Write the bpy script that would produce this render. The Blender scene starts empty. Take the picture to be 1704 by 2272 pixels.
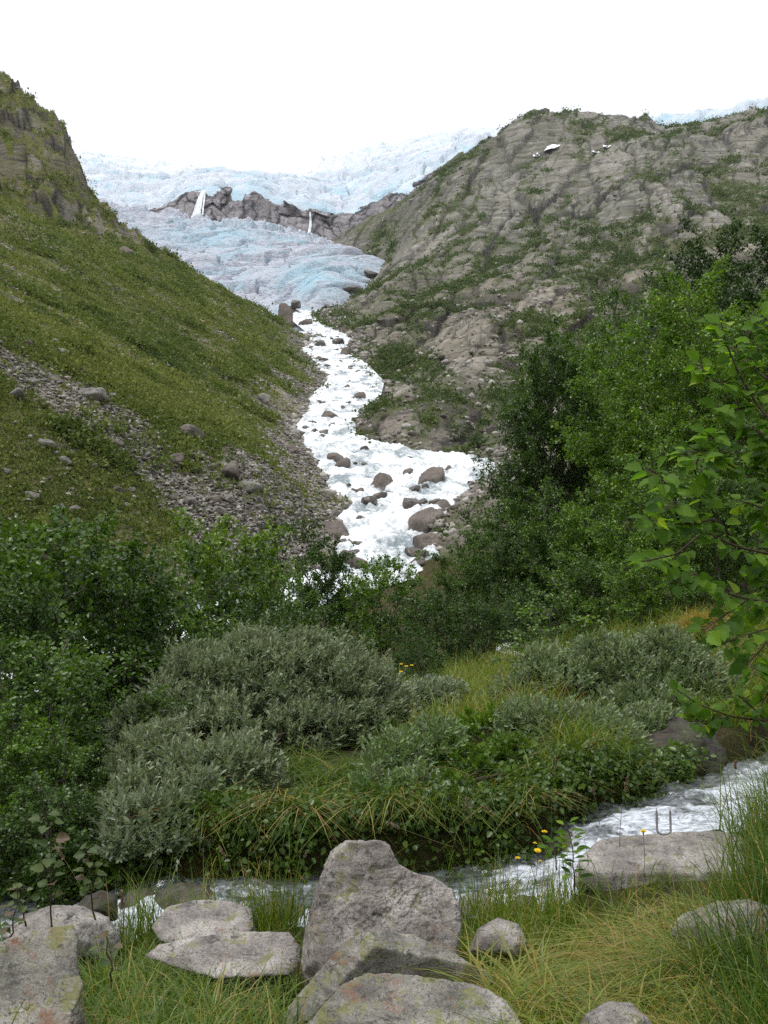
import bpy, bmesh, math, random
import numpy as np

# ------------------------------------------------------------------ camera / light
S = bpy.context.scene
COL = S.collection
T = 0.514                      # tan(half vertical field of view)
K = 2272 / 2 / T               # photo pixels per unit of slope (2210)
cam_d = bpy.data.cameras.new("camera")
cam = bpy.data.objects.new("camera", cam_d)
COL.objects.link(cam)
cam.location = (0, 0, 0)
cam.rotation_euler = (math.radians(90), 0, 0)
cam_d.sensor_fit = 'VERTICAL'
cam_d.sensor_height = 36
cam_d.sensor_width = 27
cam_d.lens = 18 / T
cam_d.clip_start = 0.05
cam_d.clip_end = 6000
S.camera = cam

SUN_EL, SUN_AZ = math.radians(70), math.radians(245)     # azimuth from +Y clockwise: high, from the left rear
world = bpy.data.worlds.new("World")
S.world = world
world.use_nodes = True
wn, wl = world.node_tree.nodes, world.node_tree.links
wn.clear()
w_out = wn.new('ShaderNodeOutputWorld')
w_bg = wn.new('ShaderNodeBackground')
w_sky = wn.new('ShaderNodeTexSky')
w_sky.sky_type = 'NISHITA'
w_sky.sun_disc = False
w_sky.sun_elevation = SUN_EL
w_sky.sun_rotation = SUN_AZ
w_sky.air_density = 1.0
w_sky.dust_density = 2.5
w_mix = wn.new('ShaderNodeMix')
w_mix.data_type = 'RGBA'
w_mix.inputs['Factor'].default_value = 0.8
w_mix.inputs['B'].default_value = (7.6, 7.75, 7.95, 1)   # the closed cloud layer
wl.new(w_sky.outputs[0], w_mix.inputs['A'])
wl.new(w_mix.outputs['Result'], w_bg.inputs['Color'])
w_bg.inputs['Strength'].default_value = 0.115
wl.new(w_bg.outputs[0], w_out.inputs[0])

sun_d = bpy.data.lights.new("sun", 'SUN')
sun_d.energy = 1.5
sun_d.angle = math.radians(11)
sun_d.color = (1.0, 0.97, 0.92)
sun = bpy.data.objects.new("sun", sun_d)
COL.objects.link(sun)
sun.rotation_euler = (math.radians(90) - SUN_EL, 0, -SUN_AZ + math.pi)
S.view_settings.view_transform = 'Standard'
S.view_settings.look = 'None'
S.view_settings.gamma = 1
S.view_settings.exposure = 0.56
S.render.engine = 'CYCLES'
S.cycles.max_bounces = 6
S.cycles.diffuse_bounces = 3
S.cycles.glossy_bounces = 2
S.cycles.transmission_bounces = 4
S.cycles.use_denoising = False

# ------------------------------------------------------------------ helpers
def W(px, py, Y):
    "photo pixel at depth Y -> world point"
    return np.array([(px - 852) / K * Y, Y, (1136 - py) / K * Y])

def hsh(ix, iy, iz, seed):
    h = (ix.astype(np.uint32) * np.uint32(374761393) + iy.astype(np.uint32) * np.uint32(668265263)
         + iz.astype(np.uint32) * np.uint32(2147483647) + np.uint32(seed * 974711 + 13))
    h = (h ^ (h >> np.uint32(13))) * np.uint32(1274126177)
    h = (h ^ (h >> np.uint32(15))) * np.uint32(2246822519)
    return h ^ (h >> np.uint32(16))

def perlin(P, seed=0):
    P = np.asarray(P, dtype=np.float32)
    f = np.floor(P)
    i = f.astype(np.int64)
    d = P - f
    u = d * d * d * (d * (d * 6 - 15) + 10)
    r = 0
    for a in (0, 1):
        for b in (0, 1):
            for c in (0, 1):
                h = hsh(i[..., 0] + a, i[..., 1] + b, i[..., 2] + c, seed)
                gx = ((h & np.uint32(1023)).astype(np.float32) / 511.5 - 1)
                gy = (((h >> np.uint32(10)) & np.uint32(1023)).astype(np.float32) / 511.5 - 1)
                gz_ = (((h >> np.uint32(20)) & np.uint32(1023)).astype(np.float32) / 511.5 - 1)
                dot = gx * (d[..., 0] - a) + gy * (d[..., 1] - b) + gz_ * (d[..., 2] - c)
                w = (u[..., 0] if a else 1 - u[..., 0]) * (u[..., 1] if b else 1 - u[..., 1]) * (u[..., 2] if c else 1 - u[..., 2])
                r = r + w * dot
    return r * 1.2

def fbm(P, octv=4, seed=0, lac=2.03, gain=0.5):
    r, a = 0, 1.0
    P = np.asarray(P, dtype=np.float32)
    for k in range(octv):
        r = r + a * perlin(P, seed + k * 17)
        P = P * lac + 3.7
        a *= gain
    return r

def ridged(P, octv=4, seed=0, gain=0.5):
    r, a = 0, 1.0
    P = np.asarray(P, dtype=np.float32)
    for k in range(octv):
        r = r + a * (1 - 2.2 * np.abs(perlin(P, seed + k * 31)))
        P = P * 2.07 + 5.1
        a *= gain
    return r

def worley(P, seed=0):
    "distance to nearest cell, distance to the border, random value of the cell"
    P = np.asarray(P, dtype=np.float32)
    sh = P.shape[:-1]
    P = P.reshape(-1, 3)
    i = np.floor(P).astype(np.int64)
    f1 = np.full(len(P), 9., np.float32); f2 = f1.copy(); rid = np.zeros(len(P), np.float32)
    for a in (-1, 0, 1):
        for b in (-1, 0, 1):
            for c in (-1, 0, 1):
                h = hsh(i[:, 0] + a, i[:, 1] + b, i[:, 2] + c, seed)
                q = np.stack([(h & np.uint32(1023)), (h >> np.uint32(10)) & np.uint32(1023), (h >> np.uint32(20)) & np.uint32(1023)], -1).astype(np.float32) / 1023.
                d = (((i + np.array([a, b, c])) + q - P) ** 2).sum(1)
                n1 = d < f1
                f2 = np.where(n1, f1, np.minimum(f2, d)); f1 = np.where(n1, d, f1)
                rid = np.where(n1, ((h >> np.uint32(5)) & np.uint32(255)).astype(np.float32) / 255., rid)
    f1, f2 = np.sqrt(f1), np.sqrt(f2)
    return f1.reshape(sh), (f2 - f1).reshape(sh), rid.reshape(sh)

def sst(x, a=0.0, b=1.0):
    t = np.clip((x - a) / (b - a), 0, 1)
    return t * t * (3 - 2 * t)

class TPS:
    def __init__(s, pts, vals, smooth=1e-4):
        s.p = np.array(pts, float)
        n = len(s.p)
        A = s.phi(np.linalg.norm(s.p[:, None] - s.p[None], axis=-1)) + np.eye(n) * smooth
        B = np.hstack([np.ones((n, 1)), s.p])
        M = np.block([[A, B], [B.T, np.zeros((3, 3))]])
        s.w = np.linalg.solve(M, np.concatenate([np.array(vals, float), np.zeros(3)]))
    def phi(s, r):
        return np.where(r > 1e-9, r * r * np.log(np.maximum(r, 1e-9)), 0)
    def __call__(s, q):
        sh = q.shape[:-1]
        q = q.reshape(-1, 2)
        out = np.empty(len(q))
        for k in range(0, len(q), 40000):
            c = q[k:k + 40000]
            r = np.linalg.norm(c[:, None] - s.p[None], axis=-1)
            out[k:k + 40000] = s.phi(r) @ s.w[:-3] + s.w[-3] + c @ s.w[-2:]
        return out.reshape(sh)

def mesh_np(name, V, F, mat=None, smooth=False, attrs=None):
    V = np.ascontiguousarray(V, dtype=np.float32)
    F = np.ascontiguousarray(F, dtype=np.int32)
    n = F.shape[1]
    me = bpy.data.meshes.new(name)
    me.vertices.add(len(V))
    me.vertices.foreach_set('co', V.ravel())
    me.loops.add(F.size)
    me.loops.foreach_set('vertex_index', F.ravel())
    me.polygons.add(len(F))
    me.polygons.foreach_set('loop_start', np.arange(0, F.size, n, dtype=np.int32))
    if smooth:
        me.polygons.foreach_set('use_smooth', np.ones(len(F), dtype=bool))
    for k, v in (attrs or {}).items():
        at = me.attributes.new(k, 'FLOAT', 'POINT')
        at.data.foreach_set('value', np.ascontiguousarray(v, dtype=np.float32).ravel())
    me.update(calc_edges=True)
    if mat:
        me.materials.append(mat)
    return me

def link(name, me, parent=None, loc=(0, 0, 0)):
    o = bpy.data.objects.new(name, me)
    COL.objects.link(o)
    o.location = loc
    if parent:
        o.parent = parent
    return o

def tag(o, label, cat, group=None, kind=None):
    if label: o['label'] = label
    if cat: o['category'] = cat
    if group: o['group'] = group
    if kind: o['kind'] = kind
    return o

def grid_faces(nr, nc):
    i = np.arange(nr * nc).reshape(nr, nc)
    return np.stack([i[:-1, :-1], i[:-1, 1:], i[1:, 1:], i[1:, :-1]], -1).reshape(-1, 4)

class Tubes:
    "collects tapering tubes into one mesh"
    def __init__(s): s.V, s.F, s.n = [], [], 0
    def add(s, pts, r0, r1, sides=6):
        pts = np.asarray(pts, float)
        k = len(pts)
        tan = np.gradient(pts, axis=0)
        tan /= np.linalg.norm(tan, axis=1, keepdims=True) + 1e-9
        ref = np.array([0.31, 0.9, 0.1]) if abs(tan[0, 2]) > .7 else np.array([0.05, 0.1, 1.0])
        a = np.cross(tan, ref); a /= np.linalg.norm(a, axis=1, keepdims=True) + 1e-9
        b = np.cross(tan, a)
        r = np.linspace(r0, r1, k)[:, None, None]
        ang = np.linspace(0, 2 * math.pi, sides, endpoint=False)
        ring = a[:, None] * np.cos(ang)[None, :, None] + b[:, None] * np.sin(ang)[None, :, None]
        V = pts[:, None] + ring * r
        i = np.arange(k * sides).reshape(k, sides)
        j = np.roll(i, -1, 1)
        F = np.stack([i[:-1], j[:-1], j[1:], i[1:]], -1).reshape(-1, 4)
        s.V.append(V.reshape(-1, 3)); s.F.append(F + s.n); s.n += k * sides
    def mesh(s, name, mat):
        return mesh_np(name, np.concatenate(s.V), np.concatenate(s.F), mat, True)

LEAF_LO = (np.array([(0, 0, 0), (.34, .45, .09), (0, 1, -.05), (-.34, .45, .09)]), np.array([(0, 1, 2), (0, 2, 3)]))
LEAF_MID = (np.array([(0, 0, 0), (.36, .28, .08), (.30, .68, .05), (0, 1, -.1), (-.30, .68, .05), (-.36, .28, .08)]),
            np.array([(0, 1, 2, 3), (0, 3, 4, 5)]))
LEAF_WIL = (np.array([(0, 0, 0), (.17, .35, .05), (.15, .7, .03), (0, 1, -.06), (-.15, .7, .03), (-.17, .35, .05)]),
            np.array([(0, 1, 2, 3), (0, 3, 4, 5)]))
def _hi():
    t = np.linspace(0, 1, 9)
    w = 0.42 * np.sin(math.pi * t ** 0.72) ** 0.85
    ser = 1 + 0.10 * np.array([0, 1, -1, 1, -1, 1, -1, 1, 0])
    V, F = [], []
    for k in range(9):
        z = -0.16 * t[k] ** 2
        V += [(-w[k] * ser[k], t[k] - (.02 if ser[k] < 1 else 0), z + .30 * w[k]), (-w[k] * .5, t[k], z + .09 * w[k]), (0, t[k], z),
              (w[k] * .5, t[k], z + .09 * w[k]), (w[k] * ser[k], t[k] - (.02 if ser[k] < 1 else 0), z + .30 * w[k])]
    for k in range(8):
        for c in range(4):
            a = k * 5 + c
            F.append((a, a + 1, a + 6, a + 5))
    return np.array(V), np.array(F)
LEAF_HI = _hi()

def nrm(v):
    return v / (np.linalg.norm(v, axis=-1, keepdims=True) + 1e-9)

def leaves_np(P, axis, normal, size, tmpl, var, wid=None):
    "one leaf per row of P; returns V, F and the per-vertex variation value"
    a = nrm(axis)
    x = nrm(np.cross(a, normal))
    n = np.cross(x, a)
    tv, tf = tmpl
    s = np.asarray(size)[:, None, None]
    w = s if wid is None else np.asarray(wid)[:, None, None]
    V = P[:, None] + w * tv[None, :, 0:1] * x[:, None] + s * tv[None, :, 1:2] * a[:, None] + s * tv[None, :, 2:3] * n[:, None]
    F = tf[None] + (np.arange(len(P)) * len(tv))[:, None, None]
    return V.reshape(-1, 3), F.reshape(-1, tf.shape[1]), np.repeat(var, len(tv))

# ------------------------------------------------------------------ materials
def newmat(name):
    m = bpy.data.materials.new(name)
    m.use_nodes = True
    nt = m.node_tree
    nt.nodes.clear()
    out = nt.nodes.new('ShaderNodeOutputMaterial')
    return m, nt, out

class N:
    "tiny node helper"
    def __init__(s, nt): s.nt = nt
    def node(s, t, **kw):
        n = s.nt.nodes.new(t)
        for k, v in kw.items(): setattr(n, k, v)
        return n
    def lk(s, a, b): s.nt.links.new(a, b)
    def attr(s, name):
        return s.node('ShaderNodeAttribute', attribute_name=name).outputs['Fac']
    def coord(s, which='Object'):
        return s.node('ShaderNodeTexCoord').outputs[which]
    def mapping(s, vec, scale=(1, 1, 1), rot=(0, 0, 0)):
        m = s.node('ShaderNodeMapping')
        m.inputs['Scale'].default_value = scale
        m.inputs['Rotation'].default_value = rot
        s.lk(vec, m.inputs['Vector'])
        return m.outputs[0]
    def noise(s, vec, scale, detail=4, rough=.55, dist=0):
        n = s.node('ShaderNodeTexNoise')
        n.inputs['Scale'].default_value = scale
        n.inputs['Detail'].default_value = detail
        n.inputs['Roughness'].default_value = rough
        n.inputs['Distortion'].default_value = dist
        s.lk(vec, n.inputs['Vector'])
        return n.outputs['Fac']
    def voro(s, vec, scale, feature='F1', out='Distance'):
        n = s.node('ShaderNodeTexVoronoi', feature=feature)
        n.inputs['Scale'].default_value = scale
        s.lk(vec, n.inputs['Vector'])
        return n.outputs[out]
    def ramp(s, fac, stops, interp='LINEAR'):
        n = s.node('ShaderNodeValToRGB')
        n.color_ramp.interpolation = interp
        e = n.color_ramp.elements
        while len(e) < len(stops): e.new(0.5)
        for q, (p, c) in zip(e, stops):
            q.position = p
            q.color = (c, c, c, 1) if isinstance(c, (int, float)) else (*c, 1)
        s.lk(fac, n.inputs[0])
        return n.outputs[0]
    def mix(s, fac, a, b, blend='MIX'):
        n = s.node('ShaderNodeMix', data_type='RGBA', blend_type=blend)
        for sock, v in (('Factor', fac), ('A', a), ('B', b)):
            i = n.inputs[sock]
            if isinstance(v, (int, float)): i.default_value = v if sock == 'Factor' else (v, v, v, 1)
            elif isinstance(v, tuple): i.default_value = (*v, 1)
            else: s.lk(v, i)
        return n.outputs['Result']
    def math(s, op, a, b=0.0, clamp=False):
        n = s.node('ShaderNodeMath', operation=op, use_clamp=clamp)
        for i, v in enumerate((a, b)):
            if isinstance(v, (int, float)): n.inputs[i].default_value = v
            else: s.lk(v, n.inputs[i])
        return n.outputs[0]
    def bump(s, h, strength, dist, normal=None):
        n = s.node('ShaderNodeBump')
        n.inputs['Strength'].default_value = strength
        n.inputs['Distance'].default_value = dist
        s.lk(h, n.inputs['Height'])
        if normal: s.lk(normal, n.inputs['Normal'])
        return n.outputs[0]
    def bsdf(s, color, rough=.8, normal=None, spec=.3):
        b = s.node('ShaderNodeBsdfPrincipled')
        if isinstance(color, tuple): b.inputs['Base Color'].default_value = (*color, 1)
        else: s.lk(color, b.inputs['Base Color'])
        if isinstance(rough, (int, float)): b.inputs['Roughness'].default_value = rough
        else: s.lk(rough, b.inputs['Roughness'])
        b.inputs['Specular IOR Level'].default_value = spec
        if normal: s.lk(normal, b.inputs['Normal'])
        return b

def leaf_mat(name, cols, trans=.3, rough=.45, spec=.35, back=None):
    "cols: ramp stops over the per-leaf variation; object colour tints the whole plant"
    m, nt, out = newmat(name)
    n = N(nt)
    c = n.ramp(n.attr('v'), cols)
    oi = n.node('ShaderNodeObjectInfo')
    c = n.mix(1.0, c, oi.outputs['Color'], 'MULTIPLY')
    if back:
        g = n.node('ShaderNodeNewGeometry')
        c = n.mix(g.outputs['Backfacing'], c, n.mix(.6, c, back))
    b = n.bsdf(c, rough, spec=spec)
    t = n.node('ShaderNodeBsdfTranslucent')
    n.lk(n.mix(1.0, c, (1.5, 1.6, .7), 'MULTIPLY'), t.inputs['Color'])
    mx = n.node('ShaderNodeMixShader')
    mx.inputs[0].default_value = trans
    n.lk(b.outputs[0], mx.inputs[1]); n.lk(t.outputs[0], mx.inputs[2])
    n.lk(mx.outputs[0], out.inputs[0])
    return m

def simple_mat(name, c1, c2, scale, rough=.85, bump=.4, bdist=.02, spec=.25):
    m, nt, out = newmat(name)
    n = N(nt)
    co = n.coord()
    f = n.noise(co, scale, 5, .6)
    b = n.bsdf(n.ramp(f, [(.3, c1), (.7, c2)]), rough, n.bump(f, bump, bdist), spec)
    n.lk(b.outputs[0], out.inputs[0])
    return m

def granite_mat(name, dark, mid, light, lichen=.5, orange=.3, scale=1.0, moss=0.0, gloss=.75):
    "speckled granite with lichen patches; the textures run in metres"
    m, nt, out = newmat(name)
    n = N(nt)
    co = n.coord()
    big = n.noise(co, 4.5 * scale, 7, .68)
    fine = n.noise(co, 95 * scale, 5, .8)
    sp = n.noise(co, 230 * scale, 3, .7)
    c = n.ramp(big, [(.34, dark), (.5, mid), (.66, light)])
    c = n.mix(n.ramp(fine, [(.38, .9), (.48, 0.0)]), c, tuple(x * .22 for x in mid))
    c = n.mix(n.ramp(sp, [(.54, 0.0), (.66, .4)]), c, tuple(min(.8, x * 1.6) for x in light))
    veins = n.noise(n.mapping(co, (2, 2, 9), (.5, .3, 0)), 2.4 * scale, 6, .7, .8)
    c = n.mix(n.ramp(veins, [(.38, .5), (.48, 0.0)]), c, tuple(x * .45 for x in dark))
    if lichen:
        brk = n.noise(co, 70 * scale, 4, .75)
        l1 = n.math('ADD', n.math('MULTIPLY', n.noise(co, 11 * scale, 6, .75, .3), .75), n.math('MULTIPLY', brk, .25))
        l1m = n.ramp(l1, [(.565 - .05 * lichen, 0.0), (.60 - .05 * lichen, .8)])
        c = n.mix(l1m, c, n.mix(brk, (.10, .105, .035), (.26, .26, .085)))
        l3 = n.math('ADD', n.math('MULTIPLY', n.noise(n.mapping(co, (1, 1, 1), (1, 2, 0)), 15 * scale, 6, .75, .5), .7), n.math('MULTIPLY', brk, .3))
        c = n.mix(n.ramp(l3, [(.55, 0.0), (.59, .75)]), c, (.04, .042, .036))
    if orange:
        l2 = n.math('ADD', n.math('MULTIPLY', n.noise(n.mapping(co, (1, 1, 1), (2, 1, 1)), 7 * scale, 7, .78, .4), .8), n.math('MULTIPLY', sp, .2))
        c = n.mix(n.ramp(l2, [(.60 - .07 * orange, 0.0), (.645 - .07 * orange, .75)]), c, n.mix(sp, (.11, .055, .035), (.30, .13, .065)))
    if moss:
        g = n.node('ShaderNodeNewGeometry')
        sx = n.node('ShaderNodeSeparateXYZ'); n.lk(g.outputs['Normal'], sx.inputs[0])
        mm = n.math('MULTIPLY', n.ramp(n.noise(co, 5 * scale, 5, .65), [(.5, 0.0), (.6, 1.0)]), moss)
        c = n.mix(mm, c, (.045, .055, .014))
    h = n.math('ADD', n.math('MULTIPLY', fine, .5), n.math('ADD', n.math('MULTIPLY', veins, .9), n.math('MULTIPLY', sp, .25)))
    b = n.bsdf(c, gloss, n.bump(h, .75, .012 / scale), .35)
    n.lk(b.outputs[0], out.inputs[0])
    return m

M = {}
M['granite'] = granite_mat('granite', (.125, .108, .098), (.275, .248, .23), (.47, .435, .41), .06, .08)
M['lichen_rock'] = granite_mat('lichen_rock', (.10, .096, .082), (.235, .222, .195), (.43, .405, .37), .8, .6)
M['wet_rock'] = granite_mat('wet_rock', (.05, .045, .04), (.09, .075, .065), (.14, .115, .09), 0, 0, 1, 0, .35)
M['dark_rock'] = granite_mat('dark_rock', (.025, .022, .02), (.045, .04, .035), (.08, .07, .06), 0, .2, 1, .5)  # dark tone carries the overhang shade of the boulder under the willow
M['river_rock'] = granite_mat('river_rock', (.10, .082, .072), (.155, .13, .112), (.23, .195, .165), 0, .2, .12)
M['grey_rock'] = granite_mat('grey_rock', (.15, .14, .13), (.22, .205, .19), (.32, .30, .28), 0, 0, .12)
M['bark'] = simple_mat('bark', (.05, .042, .035), (.16, .14, .12), 14, .9, .6, .01)
M['twig'] = simple_mat('twig', (.045, .03, .022), (.09, .06, .045), 30, .85, .3, .004)
M['leaf_birch'] = leaf_mat('leaf_birch', [(0, (.030, .062, .010)), (.5, (.062, .118, .016)), (.85, (.115, .185, .024)), (1, (.19, .24, .035))], .3, .36, .5)
M['leaf_near'] = leaf_mat('leaf_near', [(0, (.050, .115, .016)), (.5, (.098, .195, .018)), (.85, (.18, .31, .025)), (1, (.30, .38, .04))], .5, .5, .2)
M['leaf_willow'] = leaf_mat('leaf_willow', [(0, (.048, .075, .034)), (.5, (.100, .132, .068)), (.85, (.175, .205, .125)), (1, (.25, .27, .19))], .16, .42, .5, back=(.36, .38, .31))
M['grass'] = leaf_mat('grass', [(0, (.045, .095, .010)), (.35, (.105, .17, .016)), (.6, (.20, .235, .03)), (.8, (.31, .26, .06)), (1, (.34, .20, .08))], .33, .42, .4)
M['scrub'] = leaf_mat('scrub', [(0, (.052, .084, .022)), (.5, (.108, .146, .036)), (1, (.19, .205, .062))], .25, .7, .15)
M['scrub_far'] = leaf_mat('scrub_far', [(0, (.036, .062, .022)), (.5, (.066, .100, .034)), (1, (.115, .140, .05))], .25, .7, .15)
M['petal'] = simple_mat('petal', (.74, .48, .006), (.82, .62, .012), 40, .6, .1, .001)
M['stem'] = simple_mat('stem', (.06, .085, .018), (.12, .12, .035), 30, .7, .1, .001)
M['seed'] = simple_mat('seed', (.16, .11, .07), (.30, .22, .15), 60, .9, .2, .002)
M['red_leaf'] = leaf_mat('red_leaf', [(0, (.045, .080, .02)), (.75, (.085, .12, .03)), (.92, (.11, .085, .04)), (1, (.13, .09, .055))], .28, .5)
M['steel'] = simple_mat('steel', (.20, .20, .21), (.34, .34, .35), 50, .45, .2, .001, .5)

def hill_mat(name, rockA, rockB, rockC, vegA, vegB, vegC, soil, s=1.0, strata_rot=(0, 0.45, 0.2)):
    m, nt, out = newmat(name)
    n = N(nt)
    co = n.coord()
    veg, scree = n.attr('veg'), n.attr('scree')
    n1 = n.noise(co, .035 * s, 6, .6)
    n2 = n.noise(co, .35 * s, 6, .68)
    n3 = n.noise(co, 1.8 * s, 5, .7)
    lay = n.noise(n.mapping(co, (.35, .35, 2.0), strata_rot), .16 * s, 8, .7, .8)
    n4 = n.noise(n.mapping(co, (1, 1, .45)), .11 * s, 7, .72, 1.0)
    blk, crack_shade = n.attr('blk'), n.attr('crack_shade')
    rf = n.math('ADD', n.math('ADD', n.math('MULTIPLY', n1, .25), n.math('MULTIPLY', n2, .25)), n.math('MULTIPLY', blk, .5))
    rock = n.ramp(rf, [(.30, rockA), (.48, rockB), (.70, rockC)])
    rock = n.mix(n.attr('warm'), rock, n.mix(1.0, rock, (1.07, .97, .89), 'MULTIPLY'))
    rock = n.mix(n.ramp(n4, [(.36, .6), (.48, 0.0)]), rock, tuple(x * .45 for x in rockA))
    rock = n.mix(n.ramp(lay, [(.38, .85), (.49, 0.0)]), rock, tuple(x * .33 for x in rockA))  # dark layer lines stand in for weak relief shading
    rock = n.mix(n.ramp(lay, [(.54, 0.0), (.66, .65)]), rock, tuple(x * 1.3 for x in rockC))
    rock = n.mix(n.ramp(n3, [(.38, .45), (.48, 0.0)]), rock, tuple(x * .5 for x in rockA))
    rock = n.mix(n.ramp(n.math('ADD', n2, n4), [(.92, 0.0), (1.12, .45)]), rock, tuple(.5 * (x + y) for x, y in zip(vegC, soil)))
    rock = n.mix(n.math('MULTIPLY', crack_shade, .9), rock, tuple(x * .22 for x in rockA))  # crevices coloured dark to make up for faint relief shade
    vg = n.ramp(n.math('ADD', n.math('MULTIPLY', n2, .5), n.math('MULTIPLY', n3, .5)), [(.38, vegA), (.5, vegB), (.64, vegC)])
    vg = n.mix(n.ramp(n1, [(.4, 0.0), (.62, .6)]), vg, soil)
    cells = n.voro(co, 1.1 * s, out='Color')
    bw = n.node('ShaderNodeRGBToBW'); n.lk(cells, bw.inputs[0])
    sc = n.ramp(bw.outputs[0], [(.15, tuple(x * .45 for x in rockA)), (.5, rockB), (.85, tuple(x * 1.25 for x in rockC))])
    v = n.math('ADD', veg, n.math('MULTIPLY', n.math('SUBTRACT', n.math('ADD', n.math('MULTIPLY', n3, .5), n.math('MULTIPLY', n2, .5)), .5), 2.2))
    c = n.mix(n.ramp(v, [(.42, 0.0), (.58, 1.0)]), rock, vg)
    sv = n.math('ADD', scree, n.math('MULTIPLY', n.math('SUBTRACT', n2, .5), 1.6))
    c = n.mix(n.ramp(sv, [(.45, 0.0), (.6, 1.0)]), c, sc)
    h = n.math('ADD', n.math('MULTIPLY', lay, 1.3), n.math('ADD', n.math('MULTIPLY', n2, .8), n.math('MULTIPLY', n3, .35)))
    b = n.bsdf(c, .9, n.bump(h, .9, 1.4 / s), .15)
    n.lk(b.outputs[0], out.inputs[0])
    return m
M['left_hill'] = hill_mat('left_hill', (.13, .116, .104), (.215, .195, .172), (.32, .295, .265), (.060, .078, .018), (.110, .128, .030), (.18, .18, .048), (.16, .145, .06), 1.4)
M['right_hill'] = hill_mat('right_hill', (.125, .118, .112), (.225, .212, .20), (.37, .35, .33), (.040, .064, .022), (.068, .094, .032), (.105, .125, .045), (.15, .14, .09), 1.0)
M['cliff'] = hill_mat('cliff', (.20, .185, .20), (.31, .29, .31), (.44, .42, .445), (.05, .06, .02), (.06, .07, .03), (.22, .21, .2), (.22, .2, .2), .5, (0.2, .9, 0))

def ground_mat():
    m, nt, out = newmat('ground_soil')
    n = N(nt)
    co = n.coord()
    a = n.noise(co, 2.2, 6, .65); b_ = n.noise(co, 18, 5, .7)
    c = n.ramp(a, [(.35, (.028, .022, .014)), (.5, (.042, .042, .014)), (.65, (.06, .062, .017))])
    c = n.mix(n.ramp(b_, [(.45, 0.0), (.65, .7)]), c, (.075, .055, .03))
    b = n.bsdf(c, .95, n.bump(n.math('ADD', a, b_), .8, .05), .1)
    n.lk(b.outputs[0], out.inputs[0])
    return m
M['soil'] = ground_mat()

def foam_mat(name, s, foam_lo, foam_hi, water, foam=(.88, .90, .92), rough_w=.12, bmp=.6, mid=None):
    m, nt, out = newmat(name)
    n = N(nt)
    co = n.coord()
    a = n.noise(co, 1.2 * s, 7, .68, 1.2); b_ = n.noise(co, 5 * s, 6, .7, .6)
    f = n.math('ADD', n.math('ADD', n.math('MULTIPLY', a, .55), n.math('MULTIPLY', b_, .45)), n.math('SUBTRACT', n.attr('foam'), .5))
    k = n.ramp(f, [(foam_lo, 0.0), (foam_hi, 1.0)])
    c = n.mix(k, water, foam)
    if mid:
        st = n.noise(n.mapping(co, (1, 2.4, 1)), 9, 6, .7, 1.5)
        c = n.mix(n.math('MULTIPLY', n.ramp(st, [(.40, 1.0), (.58, 0.0)]), n.ramp(f, [(foam_hi + .02, .9), (foam_hi + .22, .15)])), c, mid)
    r = n.mix(k, rough_w, .7)
    b = n.bsdf(c, r, n.bump(n.math('ADD', a, b_), bmp, .12 / s), .5)
    n.lk(b.outputs[0], out.inputs[0])
    return m
M['river'] = foam_mat('river_foam', .8, .33, .52, (.20, .25, .27), (.84, .87, .89))
M['creek'] = foam_mat('creek_water', 5, .47, .60, (.030, .030, .024), (.66, .70, .77), .10, .18, (.15, .17, .19))

def ice_mat(name, white, blue, dirt, s, dirt_lo):
    m, nt, out = newmat(name)
    n = N(nt)
    co = n.coord()
    fresh, cyan = n.attr('veg'), n.attr('scree')
    big = n.noise(co, .02 * s, 5, .6, .8)
    md = n.noise(n.mapping(co, (1, 1, 1.8)), .07 * s, 6, .65, 1.0)
    fi = n.noise(n.mapping(co, (1, 1, 2.5), (.4, .4, 0)), .3 * s, 6, .72, .8)
    c = n.mix(n.ramp(big, [(.50, 0.0), (.66, .8)]), white, blue)
    c = n.mix(n.ramp(md, [(.53, 0.0), (.66, .85)]), c, blue)
    c = n.mix(n.ramp(fi, [(dirt_lo - .12, .75), (dirt_lo, 0.0)]), c, dirt)
    c = n.mix(n.math('MULTIPLY', cyan, .6), c, (.28, .56, .68))
    c = n.mix(n.math('MULTIPLY', fresh, .85), c, (.86, .88, .91))
    b = n.bsdf(c, .55, n.bump(n.math('ADD', md, fi), .7, 3 / s), .4)
    n.lk(b.outputs[0], out.inputs[0])
    return m
M['ice_low'] = ice_mat('ice_low', (.50, .52, .59), (.36, .53, .62), (.15, .15, .19), 1.3, .50)
M['ice_high'] = ice_mat('ice_high', (.60, .65, .73), (.42, .64, .73), (.32, .33, .41), 1.0, .46)
M['snow'] = simple_mat('snow', (.8, .82, .85), (.9, .9, .92), .3, .7, .2, .1)

# ------------------------------------------------------------------ river tables (depth Y -> pixel column / height)
RY = np.array([42, 44, 48, 53, 60, 62, 66, 71, 77, 84, 92, 101, 104, 108, 111, 113, 118, 124, 138, 160, 182, 206, 245, 285, 318, 335, 345, 400, 470.])
RL = np.array([-300, 0, 200, 400, 600, 737, 755, 773, 755, 800, 752, 735, 722, 705, 695, 688, 680, 669, 680, 705, 708, 745, 716, 683, 703, 705, 700, 672, 672.])
RR = np.array([900, 900, 900, 900, 930, 960, 960, 945, 1000, 1012, 1060, 1095, 1100, 1070, 983, 900, 850, 775, 777, 802, 824, 831, 795, 766, 785, 760, 745, 700, 690.])
RP = np.array([1490, 1440, 1400, 1350, 1300, 1260, 1224, 1188, 1152, 1116, 1080, 1040, 1030, 1016, 1005, 998, 984, 968, 939, 902, 873, 845, 808, 776, 754, 742, 735, 712, 690.])
RZ = (1136 - RP) / K * RY
lnR = np.log(RY)
def riv(Y, tab): return np.interp(np.log(Y), lnR, tab)

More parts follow.
